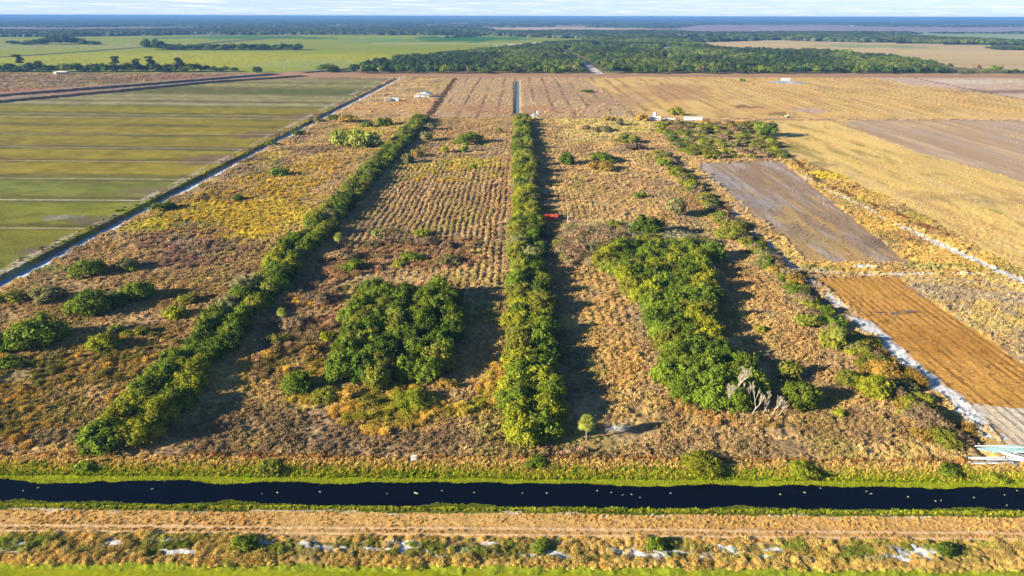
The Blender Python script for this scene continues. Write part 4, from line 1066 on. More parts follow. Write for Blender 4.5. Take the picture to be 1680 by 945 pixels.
# ---- shrubs and small trees standing alone: survey x, y of the foot, width px, height ratio, tone, label, kind
LONE = [
 (45, 575, 88, .62, 'green', 'wide green bush at the left picture edge', 'b'), (8, 578, 60, .6, 'deep', 'dark green bush cut by the left picture edge', 'b'), (5, 607, 40, .5, 'green', 'low green bush at the left edge below the wide bush', 'b'),
 (135, 520, 70, .62, 'green', 'round green bush, left one of the pair left of the left hedgerow', 'b'), (218, 496, 56, .62, 'green', 'round green bush, right one of the pair left of the left hedgerow', 'b'), (180, 508, 44, .5, 'deep', 'low dark bush between the two round green bushes', 'b'),
 (70, 498, 54, .5, 'dull', 'dull green bush near the ditch at the left', 'b'), (12, 498, 40, .5, 'olive', 'olive bush at the left edge below the ditch', 'b'), (135, 457, 54, .55, 'green', 'green bush below the ditch at the far left', 'b'), (205, 445, 40, .5, 'dull', 'dull bush right of the green bush below the ditch', 'b'), (212, 447, 18, .7, 'green', 'tiny green shrub beside the dull bush', 's'),
 (282, 524, 36, .6, 'lime', 'yellow-green shrub between the round bushes and the left hedgerow', 's'), (308, 500, 34, .5, 'olive', 'flat olive shrub above the yellow-green one', 's'), (162, 578, 52, .6, 'lime', 'yellow-green round bush below the shrub group', 'b'),
 (185, 550, 28, .6, 'olive', 'olive shrub, left of the trio above the yellow-green bush', 's'), (206, 553, 20, .6, 'lime', 'small shrub in the middle of the trio', 's'), (228, 551, 26, .6, 'olive', 'olive shrub, right of the trio', 's'),
 (180, 492, 26, .5, 'dull', 'faint shrub above the dark low bush', 's'),
 (456, 290, 34, .45, 'green', 'flat green bush alone in the golden grass', 'b'), (583, 243, 44, .8, 'pale', 'pale leafy tree, middle one of the pale clump near the sod ditch', 't'), (560, 241, 40, .8, 'pale', 'pale yellow-green tree, left one in the pale clump near the sod ditch', 't'), (607, 242, 36, .8, 'pale', 'pale tree at the right end of the pale clump', 't'),
 (550, 236, 24, .6, 'dull', 'dull shrub at the left end of the pale clump', 's'), (628, 207, 26, .6, 'green', 'green bush above the pale clump', 'b'), (600, 209, 20, .5, 'green', 'small green bush left of the one above the pale clump', 's'), (570, 202, 30, .5, 'gold', 'yellowish bush at the upper end of the left strip', 's'),
 (548, 198, 22, .5, 'deep', 'dark bush beside the ditch at the upper left', 's'), (515, 200, 20, .6, 'dull', 'grey-green bush on the ditch bank where the pale lane meets it', 's'), (488, 222, 18, .5, 'deep', 'dark bush on the ditch bank below the lane', 's'), (445, 238, 20, .5, 'green', 'green bush hanging over the ditch', 's'), (262, 348, 40, .4, 'green', 'low green bush beside the ditch', 'b'), (388, 330, 20, .5, 'deep', 'small dark shrub in the yellow grass', 's'),
 (668, 268, 20, .9, 'dull', 'greyish small tree right of the left hedgerow', 't'), (700, 232, 22, .8, 'dull', 'grey-green tree beside the upper end of the left hedgerow', 't'), (706, 214, 18, .8, 'dull', 'grey-green bush at the top right of the left hedgerow', 's'),
 (771, 236, 36, .6, 'green', 'green bush, largest in the upper second strip', 'b'), (758, 240, 20, .8, 'green', 'green bush touching the largest one', 's'), (731, 252, 14, 1., 'lime', 'small bright tree in the upper second strip', 't'), (762, 250, 14, 1., 'green', 'small dark tree right of the bright one', 't'), (818, 220, 12, 1., 'dull', 'tiny grey tree near the middle hedgerow', 's'), (776, 278, 14, .6, 'olive', 'small olive shrub in the yellow patch', 's'), (682, 258, 22, .6, 'gold', 'yellow shrub beside the greyish small tree', 's'),
 (623, 388, 26, .6, 'green', 'green shrub above the brown scrub', 's'), (648, 384, 18, .5, 'olive', 'olive shrub next to it', 's'), (692, 387, 26, .5, 'olive', 'olive shrub in the middle of the second strip', 's'), (677, 430, 34, .5, 'green', 'green bush above the round grove', 'b'), (655, 438, 24, .6, 'olive', 'olive bush left of the green one above the round grove', 's'), (578, 446, 38, .55, 'green', 'green bush upper left of the round grove', 'b'),
 (738, 436, 34, .5, 'dull', 'dull bush right above the round grove', 's'), (610, 408, 24, .5, 'dull', 'dull shrub in the brown scrub', 's'), (735, 410, 30, .5, 'brown', 'brown shrub in the brown scrub', 's'), (700, 405, 34, .5, 'brown', 'reddish brown shrub in the brown scrub', 's'), (560, 430, 40, .45, 'brown', 'brown shrub near the left hedgerow', 's'), (520, 500, 40, .45, 'brown', 'brown shrub left of the round grove', 's'), (478, 540, 44, .4, 'brown', 'brown shrub below the small palm', 's'),
 (485, 646, 58, .6, 'green', 'green bush lower left of the round grove', 'b'), (535, 560, 26, .6, 'lime', 'yellow-green shrub against the left side of the round grove', 's'), (455, 566, 30, .6, 'olive', 'olive bush in the shade of the left hedgerow', 's'), (510, 582, 26, .5, 'gold', 'golden shrub left of the round grove', 's'), (440, 590, 30, .5, 'gold', 'golden shrub by the left hedgerow shade', 's'), (675, 672, 66, .34, 'lime', 'flat bright green bush below the round grove', 'b'), (610, 668, 40, .4, 'olive', 'flat olive bush below the round grove', 's'), (530, 660, 50, .4, 'olive', 'olive yellow bush at the lower left of the round grove', 's'), (735, 640, 34, .5, 'gold', 'golden shrub at the lower right of the round grove', 's'), (570, 655, 40, .4, 'gold', 'golden shrub below the left of the round grove', 's'),
 (931, 271, 24, .95, 'deep', 'round dark tree right of the middle hedgerow', 't'), (992, 268, 40, .5, 'green', 'flat green tree with pale grass in front', 't'), (988, 282, 36, .5, 'gold', 'pale straw clump in front of the flat green tree', 's'), (1052, 326, 20, .6, 'green', 'small green shrub in the third strip', 's'), (1110, 358, 36, 1.1, 'dull', 'tall grey-green tree by the right lot line', 't'),
 (1065, 393, 66, .62, 'deep', 'dark green dome-shaped tree on top of the brownish thicket', 't'), (1172, 430, 50, .7, 'green', 'green tree at the upper right of the long grove', 't'), (1130, 415, 44, .6, 'olive', 'olive tree between the dome tree and the green one', 't'), (1200, 395, 44, .5, 'olive', 'olive bush beside the white sand at the lot line', 'b'),
 (1090, 275, 26, .6, 'green', 'green bush on the right lot line below the scrub block', 'b'), (1110, 290, 22, .6, 'olive', 'olive bush below the green one on the right lot line', 's'), (1030, 236, 30, .6, 'olive', 'olive bush near the scrub block', 's'), (1040, 248, 30, .5, 'brown', 'brown bush near the scrub block', 's'), (1016, 208, 16, 1, 'dull', 'grey tree on the straw field by the back road', 't'), (960, 214, 20, .5, 'brown', 'dark brown bush in the straw', 's'), (990, 218, 30, .4, 'dull', 'dull bush in the straw by the third strip', 's'), (1055, 200, 24, .6, 'gold', 'yellow bush left of the white trailer', 's'), (1111, 190, 20, .8, 'lime', 'bright tree between the white trailers', 't'), (1000, 200, 20, .5, 'gold', 'straw bush near the back road', 's'),
 (1320, 672, 66, .65, 'green', 'green bush right of the dead trees', 'b'), (1300, 622, 40, .75, 'olive', 'olive bush above the green one', 'b'), (1370, 575, 44, .9, 'olive', 'olive round tree on the right lot line', 't'), (1440, 655, 56, .7, 'lime', 'bright yellow-green bush near the white strip', 'b'), (1400, 635, 44, .6, 'olive', 'olive bush left of the yellow-green bush', 'b'), (1330, 540, 40, .6, 'olive', 'olive bush above the olive round tree', 'b'),
 (1455, 620, 60, .4, 'gold', 'golden flat bush beside the white strip', 'b'), (1530, 705, 70, .4, 'brown', 'brown bush near the lower end of the shrub line', 'b'), (1560, 735, 60, .45, 'olive', 'olive bush at the lower end of the shrub line', 'b'), (1380, 684, 20, .6, 'lime', 'tiny yellow-green shrub on the bare slope', 's'), (1255, 440, 30, .6, 'dull', 'dull shrub inside the right strip', 's'), (1250, 545, 18, .6, 'lime', 'tiny bright shrub right of the long grove', 's'), (1000, 500, 0, .6, 'green', '', ''),
 (1155, 778, 62, .40, 'lime', 'bright green bush on the canal bank', 'b'), (1322, 782, 48, .42, 'lime', 'bright green bush on the canal bank farther right', 'b'), (433, 775, 40, .45, 'olive', 'small olive bush on the canal bank at the left', 's'), (880, 768, 34, .4, 'green', 'small green bush on the canal bank below the middle hedgerow', 's'), (1560, 780, 34, .5, 'green', 'small green bush on the canal bank at the right', 's'), (1640, 786, 30, .35, 'lime', 'yellow-green bush on the canal bank at the right edge', 's'),
 (135, 770, 34, .3, 'green', 'low green bush on the canal bank at the far left', 's'), (1520, 662, 30, .5, 'olive', 'olive shrub above the brown bush', 's'),
 (886, 905, 26, .5, 'green', 'green tuft bush on the sandy verge in the middle', 's'), (1075, 905, 28, .6, 'green', 'dark green bush on the sandy verge', 's'), (395, 905, 40, .5, 'green', 'green bush on the sandy verge at the left', 's'), (1555, 912, 30, .6, 'deep', 'dark green bush on the sandy verge at the right', 's'),
 (965, 152, 18, .3, 'deep', 'dark green bush in the middle of the fallow back lot', 's'), (1218, 134, 8, .8, 'green', 'tiny bush on the far golden lot', 's'), (420, 119, 18, .6, 'deep', 'small dark tree left of the drainage canal bend', 't'), (536, 119, 32, .5, 'deep', 'dark tree where the drainage canal bends', 't'), (1306, 208, 0, 1, 'green', '', ''),
 (1250, 224, 26, 1.15, 'green', 'sunlit half of the tall tree, painted lighter, at the corner of the scrub block', 't'), (1266, 226, 28, 1.05, 'deep', 'shaded half of the tall tree, painted dark green, with a long shadow at the corner of the scrub block', 't'),  # one tree as two crowns: its sun and shade sides put into leaf colour
]
KN = {'b': ('bush', 'bush'), 's': ('shrub', 'shrub'), 't': ('small_tree', 'tree')}
for (px, py, w, hr, tone, lb, kd) in LONE:
    if not w: continue
    p = G(px, py)
    r = w * depth_at(p.y) / F_PX / 2 * 1.08
    kn, cat = KN[kd]
    plant(kn, p.x, p.y + r * .55, r, max(2 * r * hr * .85, .5), tone, lb, cat, None, BIG if w > 40 else SMALL, kd == 't')

# ---- straw-like dry scrub clumps, wispy
for i, (px, py, w, tone, lb) in enumerate([(1000, 402, 60, 'brown', 'leafless brown bush at the left of the brownish thicket'), (950, 400, 50, 'brown', 'leafless brown bush nearest to the middle hedgerow'), (1150, 640, 50, 'grey', 'pale twiggy bush in the lower grove'), (640, 400, 60, 'brown', 'twiggy brown bush in the second strip'), (1110, 400, 50, 'grey', 'pale twiggy bush behind the dome tree')]):
    p = G(px, py); r = w * depth_at(p.y) / F_PX / 2
    plant('twiggy_bush', p.x, p.y, r, r * 1.1, tone, lb, 'bush', 'twiggy bushes', WISPY, True)

# ---- palms
def frond_mesh():
    V = []; F = []
    # petiole
    for i in range(4):
        t = i / 3; V += [(t * .5, -.015, .02 + .15 * t), (t * .5, .015, .02 + .15 * t)]
        if i: F.append((2 * i - 2, 2 * i - 1, 2 * i + 1, 2 * i))
    c = np.array([.5, 0, .17])
    for k in range(13):
        a = math.radians(-105 + 210 * k / 12)
        L = .62 * (1 - .25 * abs(k - 6) / 6)
        d = np.array([math.cos(a), math.sin(a), 0]); s = np.array([-d[1], d[0], 0]) * .036
        b = len(V)
        m_ = c + d * L * .55 + [0, 0, .03]; e = c + d * L + [0, 0, -.16]
        V += [tuple(c - s * .4), tuple(c + s * .4), tuple(m_ + s), tuple(m_ - s), tuple(e)]
        F += [(b, b + 1, b + 2, b + 3), (b + 3, b + 2, b + 4, b + 4)]
    me = bpy.data.meshes.new('frond')
    me.from_pydata([tuple(v) for v in V], [], [f if f[2] != f[3] else f[:3] for f in F]); me.update()
    at = me.attributes.new('col', 'FLOAT_COLOR', 'POINT')
    at.data.foreach_set('color', np.ones(len(me.vertices) * 4, np.float32))
    me.materials.append(LEAF['palm'])
    return me
FROND = frond_mesh()
def palm(px, py, h, lb, fr=1.5, n=42):
    p = G(px, py); root = empty('palm_tree', (p.x, p.y, zat(p.x, p.y))); tag(root, lb, 'palm')
    m = MB(); zc = h - fr * .7
    for k in range(8):
        z0, z1 = zc * k / 8, zc * (k + 1) / 8
        m.tube((.05 * math.sin(k), 0, z0 - (.3 if k == 0 else 0)), (.05 * math.sin(k + 1), 0, z1), .24 - .008 * k, .19 - .006 * k, 9, k == 7)
    m.build('trunk', BARK, root)
    r = random.Random(px)
    for k in range(n):
        el = math.radians(-38 + 115 * (k / n)); az = k * 2.399
        s = fr * r.uniform(.85, 1.1)
        o = link('frond', FROND, root, loc=(0, 0, zc + .1 * k / n), scale=(s, s, s))
        o.rotation_euler = (r.uniform(-.4, .4), -el, az)
palm(962, 723, 5.2, 'cabbage palm standing alone near the canal with a long shadow', 1.85, 64)
palm(465, 531, 4.4, 'small palm in the shade right of the left hedgerow', 1.5)
palm(557, 406, 5.0, 'palm beside the left hedgerow above the brown scrub', 2.0)
palm(1370, 572, 5.4, 'palm-like round crown on the right lot line', 2.0)
palm(845, 465, 6.0, 'palm poking out of the left side of the middle hedgerow', 1.7)

# ---- dead trees
def dead_tree(px, py, h, lb, seed, lean=(0, 0)):
    p = G(px, py); root = empty('dead_tree', (p.x, p.y, zat(p.x, p.y))); tag(root, lb, 'dead tree', 'dead bare trees beside the long grove')
    r = random.Random(seed); tr = MB(); br = MB()
    def grow(m, a, d, L, rad, lev):
        b = a + d * L
        m.tube(a, b, rad, rad * .65, 6, True)
        if lev:
            for _ in range(3):
                nd = (d + Vector((r.uniform(-.6, .6), r.uniform(-.6, .6), r.uniform(.1, .7)))).normalized()
                grow(br, a + d * L * r.uniform(.55, 1), nd, L * r.uniform(.5, .8), max(rad * .6, .028), lev - 1)
    d0 = Vector((lean[0], lean[1], 1)).normalized()
    grow(tr, Vector((0, 0, -.2)), d0, h * .40, .06 + .008 * h, 4)
    tr.build('trunk', DEADWOOD, root); br.build('branches', DEADWOOD, root)
for i, (px, py, h, lb, ln) in enumerate([
    (1204, 664, 11.5, 'tallest bare grey dead tree at the foot of the long grove', (0, 0)), (1195, 674,  7.5, 'bare tree with a pale trunk left of the tallest dead tree', (-.1, 0)),
    (1232, 682,  6.6, 'leaning dead tree right of the tallest one', (.35, 0)), (1250, 680,  6.2, 'leaning dead tree, second to the right of the tallest one', (.4, .1)), (1264, 684,  5.8, 'leaning dead stem, third to the right of the tallest one', (.35, 0)),
    (1275, 684, 4.6, 'low dead stem at the right end of the dead trees', (.6, 0)), (1222, 672, 7.5, 'dead twiggy tree just right of the tallest one', (.1, .1)), (1133, 597, 5.5, 'bare grey tree sticking out of the middle of the long grove', (0, 0)), (1180, 672, 4.2, 'small bare tree at the foot of the lower grove', (-.1, 0))]):
    dead_tree(px, py, h, lb, 900 + i, ln)

# ------------------------------------------------------------------ far wood, tree lines
WOOD = poly((572, 121), (980, 122), (1400, 122), (1560, 121), (1500, 104), (1380, 90), (1180, 84), (1130, 72), (1110, 64), (1000, 62), (880, 76), (720, 95), (650, 101), (600, 110))
CLEAR = [poly((966, 122.5), (997, 122.5), (976, 103), (935, 83), (912, 83), (946, 104)), poly((1090, 76), (1165, 98), (1150, 99), (1080, 80)), poly((1190, 96), (1330, 99), (1320, 94), (1200, 92)), poly((880, 75), (960, 70), (950, 66), (860, 72))]
def far_tree(px=None, py=None, x=None, y=None, r=5., h=9., lb='', grp=None, name='forest_tree', tone='far', cat='tree'):
    if x is None:
        p = G(px, py); x, y = p.x, p.y
    o = link(name, random.choice(FARC), None, loc=(x, y, -.3), rot=(0, 0, random.uniform(0, 6.28)), scale=(r * random.uniform(.9, 1.1), r * random.uniform(.9, 1.1), h))
    o.material_slots[0].link = 'OBJECT'; o.material_slots[0].material = LEAF[tone]
    tag(o, lb, cat, grp)
    return o
# front edge of the wood: individual trees
front = []
px = 576.0
while px < 1545:
    if not (966 < px < 998):
        front.append((px + random.uniform(-2, 2), 120.2 + random.uniform(-1.0, .6)))
    px += random.uniform(7, 12)
for i, (px, py) in enumerate(front):
    tone = pick([('far', 5), ('deep', 4), ('green', 2), ('dull', 1)])
    far_tree(px, py, r=random.uniform(5.2, 8.0), h=random.uniform(9, 14), lb='%s %s tree from left in front row of the far wood' % (TONEW[tone], ordn(i)), grp='front row of the far wood', tone=tone)
second = []
px = 590.0
while px < 1520:
    if not (958 < px < 996): second.append((px + random.uniform(-3, 3), 117 + random.uniform(-1, 1)))
    px += random.uniform(8, 13)
for i, (px, py) in enumerate(second):
    tone = pick([('far', 4), ('deep', 4), ('green', 3), ('dull', 1)])
    far_tree(px, py, r=random.uniform(5.4, 8.2), h=random.uniform(9, 14), lb='%s %s tree from left in second row of the far wood' % (TONEW[tone], ordn(i)), grp='second row of the far wood', tone=tone)
# the rest of the wood as one mass
for v in FARC: pass
FOR = []
for i in range(6):
    me = FARC[i].copy(); me.materials.clear(); me.materials.append(FORESTM)
    FOR.append(proto('forest_crown', me))
def forest(name, P, spacing, rr, hh, label, cols, cut=(), ymin=None):
    x0, y0 = P.min(0); x1, y1 = P.max(0)
    n = int((x1 - x0) * (y1 - y0) / (spacing ** 2) * 1.3)
    xx = RNG.uniform(x0, x1, n); yy = RNG.uniform(y0, y1, n)
    wx = (fbm(xx / 60, yy / 90, 151, 3) - .5) * 60
    k = in_poly(xx, yy + wx * (yy > (y0 + (y1 - y0) * .15)), P)
    for c in cut: k &= ~in_poly(xx, yy, c)
    k &= fbm(xx / 55, yy / 80, 155, 4) > .42
    if ymin: k &= yy > ymin
    xx, yy = xx[k], yy[k]; n = len(xx)
    r = RNG.uniform(*rr, n); h = RNG.uniform(*hh, n)
    f = fbm(xx / 90, yy / 120, 161, 3); f = np.clip((f - .35) * 3, 0, 1)[:, None]
    cc = (cols[0] * (1 - f) + cols[1] * f) * RNG.uniform(.7, 1.35, n)[:, None]
    print(name, n)
    # spread as attribute colour over a white-tinted crown
    return scatter(name, np.stack([xx, yy, np.full(n, -.4)], 1), np.stack([r, r, h], 1), RNG.uniform(0, 6, n), cc, FOR, label, FORESTM)
DK, GR = np.array((.050, .078, .022)), np.array((.135, .175, .026))
forest('far_wood', WOOD, 9.0, (4.8, 8.6), (7, 15), 'wide dark green wood behind the dirt road', (DK, GR), CLEAR, G(840, 115.8).y)
RB = poly((1120, 66), (1300, 61), (1450, 63), (1560, 66), (1700, 72), (2300, 80), (2300, 88), (1680, 75), (1520, 71), (1420, 69), (1250, 65.5), (1130, 67))
forest('far_wood_belt', RB, 13, (7, 11), (10, 17), 'long dark tree belt behind the brown field on the right', (DK, GR))
RB2 = poly((730, 64), (800, 58), (905, 60), (960, 62), (1110, 60), (1120, 52), (900, 54), (760, 60))
forest('far_wood_belt', RB2, 15, (8, 12), (9, 15), 'dark wood behind the end of the green pasture', (DK, GR * .8))
RB3 = poly((1620, 80), (2300, 92), (2300, 96), (1640, 82))
forest('far_wood_belt', RB3, 9, (6, 9), (7, 10), 'thin hedge of trees at the right edge of the brown field', (DK, GR))
# tree line on the left, with pines
i = 0; px = -60.0
while px < 392:
    tone = pick([('far', 5), ('deep', 4), ('green', 1)])
    s = 1.0 if px < 330 else .7
    far_tree(px, 118.3 + random.uniform(-1.2, .3), r=random.uniform(7, 11) * s, h=random.uniform(9, 15) * s, lb='%s %s tree from the left in the tree line below the pasture' % (TONEW[tone], ordn(i)), grp='tree line below the pasture', tone=tone)
    px += random.uniform(6, 11); i += 1
def pine(px, py, h, lb):
    p = G(px, py); root = empty('pine_tree', (p.x, p.y, 0)); tag(root, lb, 'pine', 'tall pines above the left tree line')
    m = MB(); h *= 1.15; m.tube((0, 0, -.3), (.4, 0, h * .85), .6, .3, 7); m.build('trunk', BARK, root)
    for k in range(3):
        c = link('crown', random.choice(SMALL), root, loc=(random.uniform(-2.4, 2.4), random.uniform(-1, 1), h * (.48 + .16 * k)), scale=(6.4 - k * .4, 6.4 - k * .4, h * .24))
        c.material_slots[0].link = 'OBJECT'; c.material_slots[0].material = LEAF['far']
for (px, h, lb) in [(35, 22, 'tall pine at the left end of the far tree line'), (192, 20, 'tall flat-topped pine, first of the four in the middle of the tree line'), (225, 17, 'shorter pine, second of the four in the tree line'), (249, 20, 'flat-topped pine, third of the four in the tree line'), (296, 18, 'pine at the right end of the far tree line'), (64, 14, 'round-topped pine right of the leftmost pine')]:
    pine(px, 118.6, h, lb)
# islands of trees in the pasture
for j, (x0, x1, yb, hmax, nm_) in enumerate([(16, 162, 73.0, 17, 'the left tree island of the pasture'), (238, 492, 82.0, 16, 'the right tree island of the pasture')]):
    k = 34 if j == 0 else 52
    for i in range(k):
        f = (i + .5) / k
        env = math.exp(-((f - .58) / .22) ** 2) * (j == 0) + (.35 if j == 0 else .62) + (.5 if (j == 1 and f < .12) else 0)
        far_tree(x0 + (x1 - x0) * f + random.uniform(-1, 1), yb + random.uniform(-1.2, .4), r=random.uniform(10, 16), h=1.7 * hmax * min(env, 1.1) * random.uniform(.6, 1.0),
                 lb='%s tree from the left in %s' % (ordn(i), nm_), grp='trees of ' + nm_, tone=random.choice(['far', 'deep']))
# right end of the wood: loose trees
for i, (px, py, r, h, tone) in enumerate([(1540, 119, 9, 10, 'deep'), (1558, 112, 5, 9, 'far'), (1562, 119, 6, 5, 'far'), (1592, 120, 7, 5, 'deep'), (1602, 117, 7, 11, 'brown'), (1615, 119, 6, 6, 'green'), (1634, 119, 9, 12, 'green'), (1650, 120, 6, 6, 'deep'), (1664, 120, 6, 7, 'far'), (1676, 120, 8, 5, 'deep'), (1700, 120, 8, 8, 'deep'), (1722, 120, 7, 7, 'far'), (1578, 121, 5, 4, 'green')]):
    far_tree(px, py, r=r, h=h, lb='%s %s loose tree from the left beyond the right end of the wood' % (TONEW[tone], ordn(i)), grp='loose trees right of the wood', tone=tone)

# horizon woods: crowns grouped in wide low clumps, denser in belts
def clump(seed):
    r = np.random.default_rng(seed); V = np.zeros((0, 3)); F = []
    for k in range(26):
        c = r.uniform(-1, 1, 2); s = r.uniform(.16, .34); h = r.uniform(.5, 1.)
        b = len(V); vs = []
        for zf, rf in ((0, 1.), (.55, .95), (.9, .5)):
            for i in range(6):
                a = i * math.pi / 3 + zf
                vs.append((c[0] + s * rf * math.cos(a) * r.uniform(.8, 1.2), c[1] + s * rf * math.sin(a) * r.uniform(.8, 1.2), h * zf * r.uniform(.9, 1.1)))
        V = np.vstack([V, vs])
        for L_ in range(2):
            for i in range(6): F.append((b + L_ * 6 + i, b + L_ * 6 + (i + 1) % 6, b + L_ * 6 + 6 + (i + 1) % 6, b + L_ * 6 + 6 + i))
        F.append((b + 12, b + 13, b + 14, b + 15)); F.append((b + 12, b + 15, b + 16, b + 17))
    return mesh_np('clump', V, F, FORESTM, np.full((len(V), 3), 1.))
CLUMPS = [proto('clump', clump(700 + i)) for i in range(4)]
n = 42000
yy = np.exp(RNG.uniform(math.log(2500), math.log(26000), n))
xx = RNG.uniform(-1, 1, n) * (.93 * yy + 30) * .748 * 1.12
k = np.ones(n, bool)
rg, cc_ = land(xx, yy)
k &= (rg == 1)
edge = G(840, 56).y
k &= ~((xx < 0) & (yy < G(300, 59).y - 150) ) 
dn = fbm(xx / 900, yy / 500, 171, 4)
k &= (FIELDN(xx, yy) < .565)
k &= (dn > .40) | ((yy < 4300) & (xx < 500) & (dn > .28))
k &= ~((xx > 100) & (yy < 3600) & (dn < .5))
xx, yy = xx[k], yy[k]; n = len(xx); print('horizon clumps', n)
s = 26 + yy * .0075
hz = RNG.uniform(9, 17, n)
cc = np.array((.044, .064, .030)) * RNG.uniform(.5, 2.0, n)[:, None]
scatter('horizon_woods', np.stack([xx, yy, np.full(n, -.5)], 1), np.stack([s, s, hz], 1), RNG.uniform(0, 6, n), cc, CLUMPS, 'dark woods in belts fading to blue at the horizon', FORESTM)

# ------------------------------------------------------------------ buildings and things
WHITE = mat_plain('white_paint', (.78, .78, .76), .5, .08, 1.5)
OFFW = mat_plain('cream_siding', (.62, .58, .48), .6, .1, 1.5)
GREYR = mat_plain('grey_metal_roof', (.50, .52, .56), .35, .12, 1., .3)
DARK = mat_plain('dark_glass', (.03, .035, .04), .15, .1, 2.)
TYRE = mat_plain('tyre_rubber', (.025, .025, .025), .8, .2, 4.)
BLUEW = mat_plain('pale_blue_paint', (.42, .60, .62), .5, .12, 2.)
RED = mat_plain('red_tarp', (.46, .05, .022), .6, .35, 1.6, bump=.05)
GALV = mat_plain('grey_pole', (.42, .40, .38), .7, .15, 3.)
TEAL = mat_plain('turquoise_paint', (.33, .52, .50), .6, .45, 1.5)
PVC = mat_plain('pale_pipe', (.66, .70, .72), .4, .15, 1.)
BOARDM = mat_plain('grey_board', (.33, .31, .30), .8, .3, 1.5)
YEL = mat_plain('tan_yellow_paint', (.60, .44, .22), .6, .2, 2.)
CONC = mat_plain('pale_panel', (.68, .65, .58), .8, .15, 4., bump=.02)

def wheel(root, x, y, r=.42, w=.3):
    m = MB().tube((x, y - w / 2, r), (x, y + w / 2, r), r, None, 14)
    o = m.build('wheel', TYRE, root)
    MB().tube((x, y - w / 2 - .02, r), (x, y + w / 2 + .02, r), r * .5, None, 10).build('rim', GALV, o)
def trailer(px, py, L, W, H, mat, label, rz=0., wins=3, door=True, name='travel_trailer', cat='trailer', base=.5, curved=True):
    p = G(px, py); root = empty(name, (p.x, p.y, 0), rz); tag(root, label, cat)
    m = MB()
    c = .25 if curved else .02
    m.prism([(-L / 2, base), (L / 2, base), (L / 2, base + H - c), (L / 2 - c, base + H), (-L / 2 + c, base + H), (-L / 2, base + H - c)], -W / 2, W / 2)
    m.build('body', mat, root)
    for i in range(wins):
        x = -L / 2 + L * (i + .8) / (wins + .9)
        f = MB().box((x, -W / 2 - .02, base + H * .6), (.95, .06, .7)).build('window', GALV, root)
        MB().box((x, -W / 2 - .06, base + H * .6), (.8, .04, .55)).build('pane', DARK, f)
    if door:
        d = MB().box((L * .28, -W / 2 - .03, base + 1.05), (.75, .06, 1.9)).build('door', OFFW, root)
        MB().box((L * .28 + .28, -W / 2 - .08, base + 1.0), (.08, .05, .12)).build('handle', DARK, d)
    wheel(root, -.6, -W / 2 + .1); wheel(root, .6, -W / 2 + .1)
    MB().box((-L / 2 - .7, 0, base + .05), (1.4, .12, .12)).box((-L / 2 - 1.3, 0, base - .25), (.1, .1, .5)).build('tow_bar', GALV, root)
    MB().box((.2, 0, base + H + .12), (.9, .7, .24)).build('roof_vent', GALV, root)
    return root
trailer(636, 166.5, 5.0, 2.6, 3.1, OFFW, 'cream travel trailer, left one of the pair on the dry back lot', .25, 2)
trailer(648.5, 166, 7.5, 2.8, 2.7, BLUEW, 'pale blue-white travel trailer right of the cream one', -.1, 3)
# house with open carport roof
p = G(697, 158.5); root = empty('farmhouse', (p.x, p.y, 0), -.15); tag(root, 'small farmhouse with a wide pale grey metal roof on the dry back lot', 'house')
MB().box((0, 0, 1.4), (10.5, 7, 2.8)).build('wall', OFFW, root)
MB().prism([(-7.6, 2.81), (7.6, 2.81), (7.6, 3.0), (1.5, 5.0), (-1.5, 5.0), (-7.6, 3.0)], -5.2, 5.2).build('roof', GREYR, root)
for x in (-3.4, 0, 3.4):
    f = MB().box((x, -3.53, 1.6), (1.3, .08, 1.1)).build('window', WHITE, root); MB().box((x, -3.6, 1.6), (1.05, .05, .85)).build('pane', DARK, f)
d = MB().box((1.8, -3.54, 1.05), (.95, .08, 2.1)).build('door', DARK, root); MB().box((2.15, -3.61, 1.05), (.08, .05, .12)).build('handle', GALV, d)
for x in (-7.2, 7.2):
    for yy_ in (-4.8, 4.8): MB().box((x, yy_, 1.4), (.18, .18, 2.8)).build('post', WHITE, root)
trailer(684, 160.2, 4.6, 2.4, 1.9, WHITE, 'low white utility trailer left of the farmhouse', .0, 1, False)

def pickup(px, py, mat, label, rz=0.):
    p = G(px, py); root = empty('parked_truck', (p.x, p.y, 0), rz); tag(root, label, 'truck')
    MB().prism([(-2.8, .55), (2.8, .55), (2.8, 1.15), (1.5, 1.25), (1.0, 1.95), (-.6, 1.95), (-.8, 1.25), (-2.8, 1.25)], -.98, .98).build('body', mat, root)
    MB().prism([(1.38, 1.3), (.98, 1.85), (-.52, 1.85), (-.66, 1.3)], -1.0, 1.0).build('window', DARK, root)
    for x in (-1.8, 1.8):
        for y_ in (-.9, .9): wheel(root, x, y_)
    for y_ in (-.7, .7): MB().box((2.82, y_, .95), (.06, .3, .18)).build('headlight', PVC, root)
    return root
pickup(866, 191.5, WHITE, 'white pickup truck by the back road behind the middle hedgerow', 0.1)
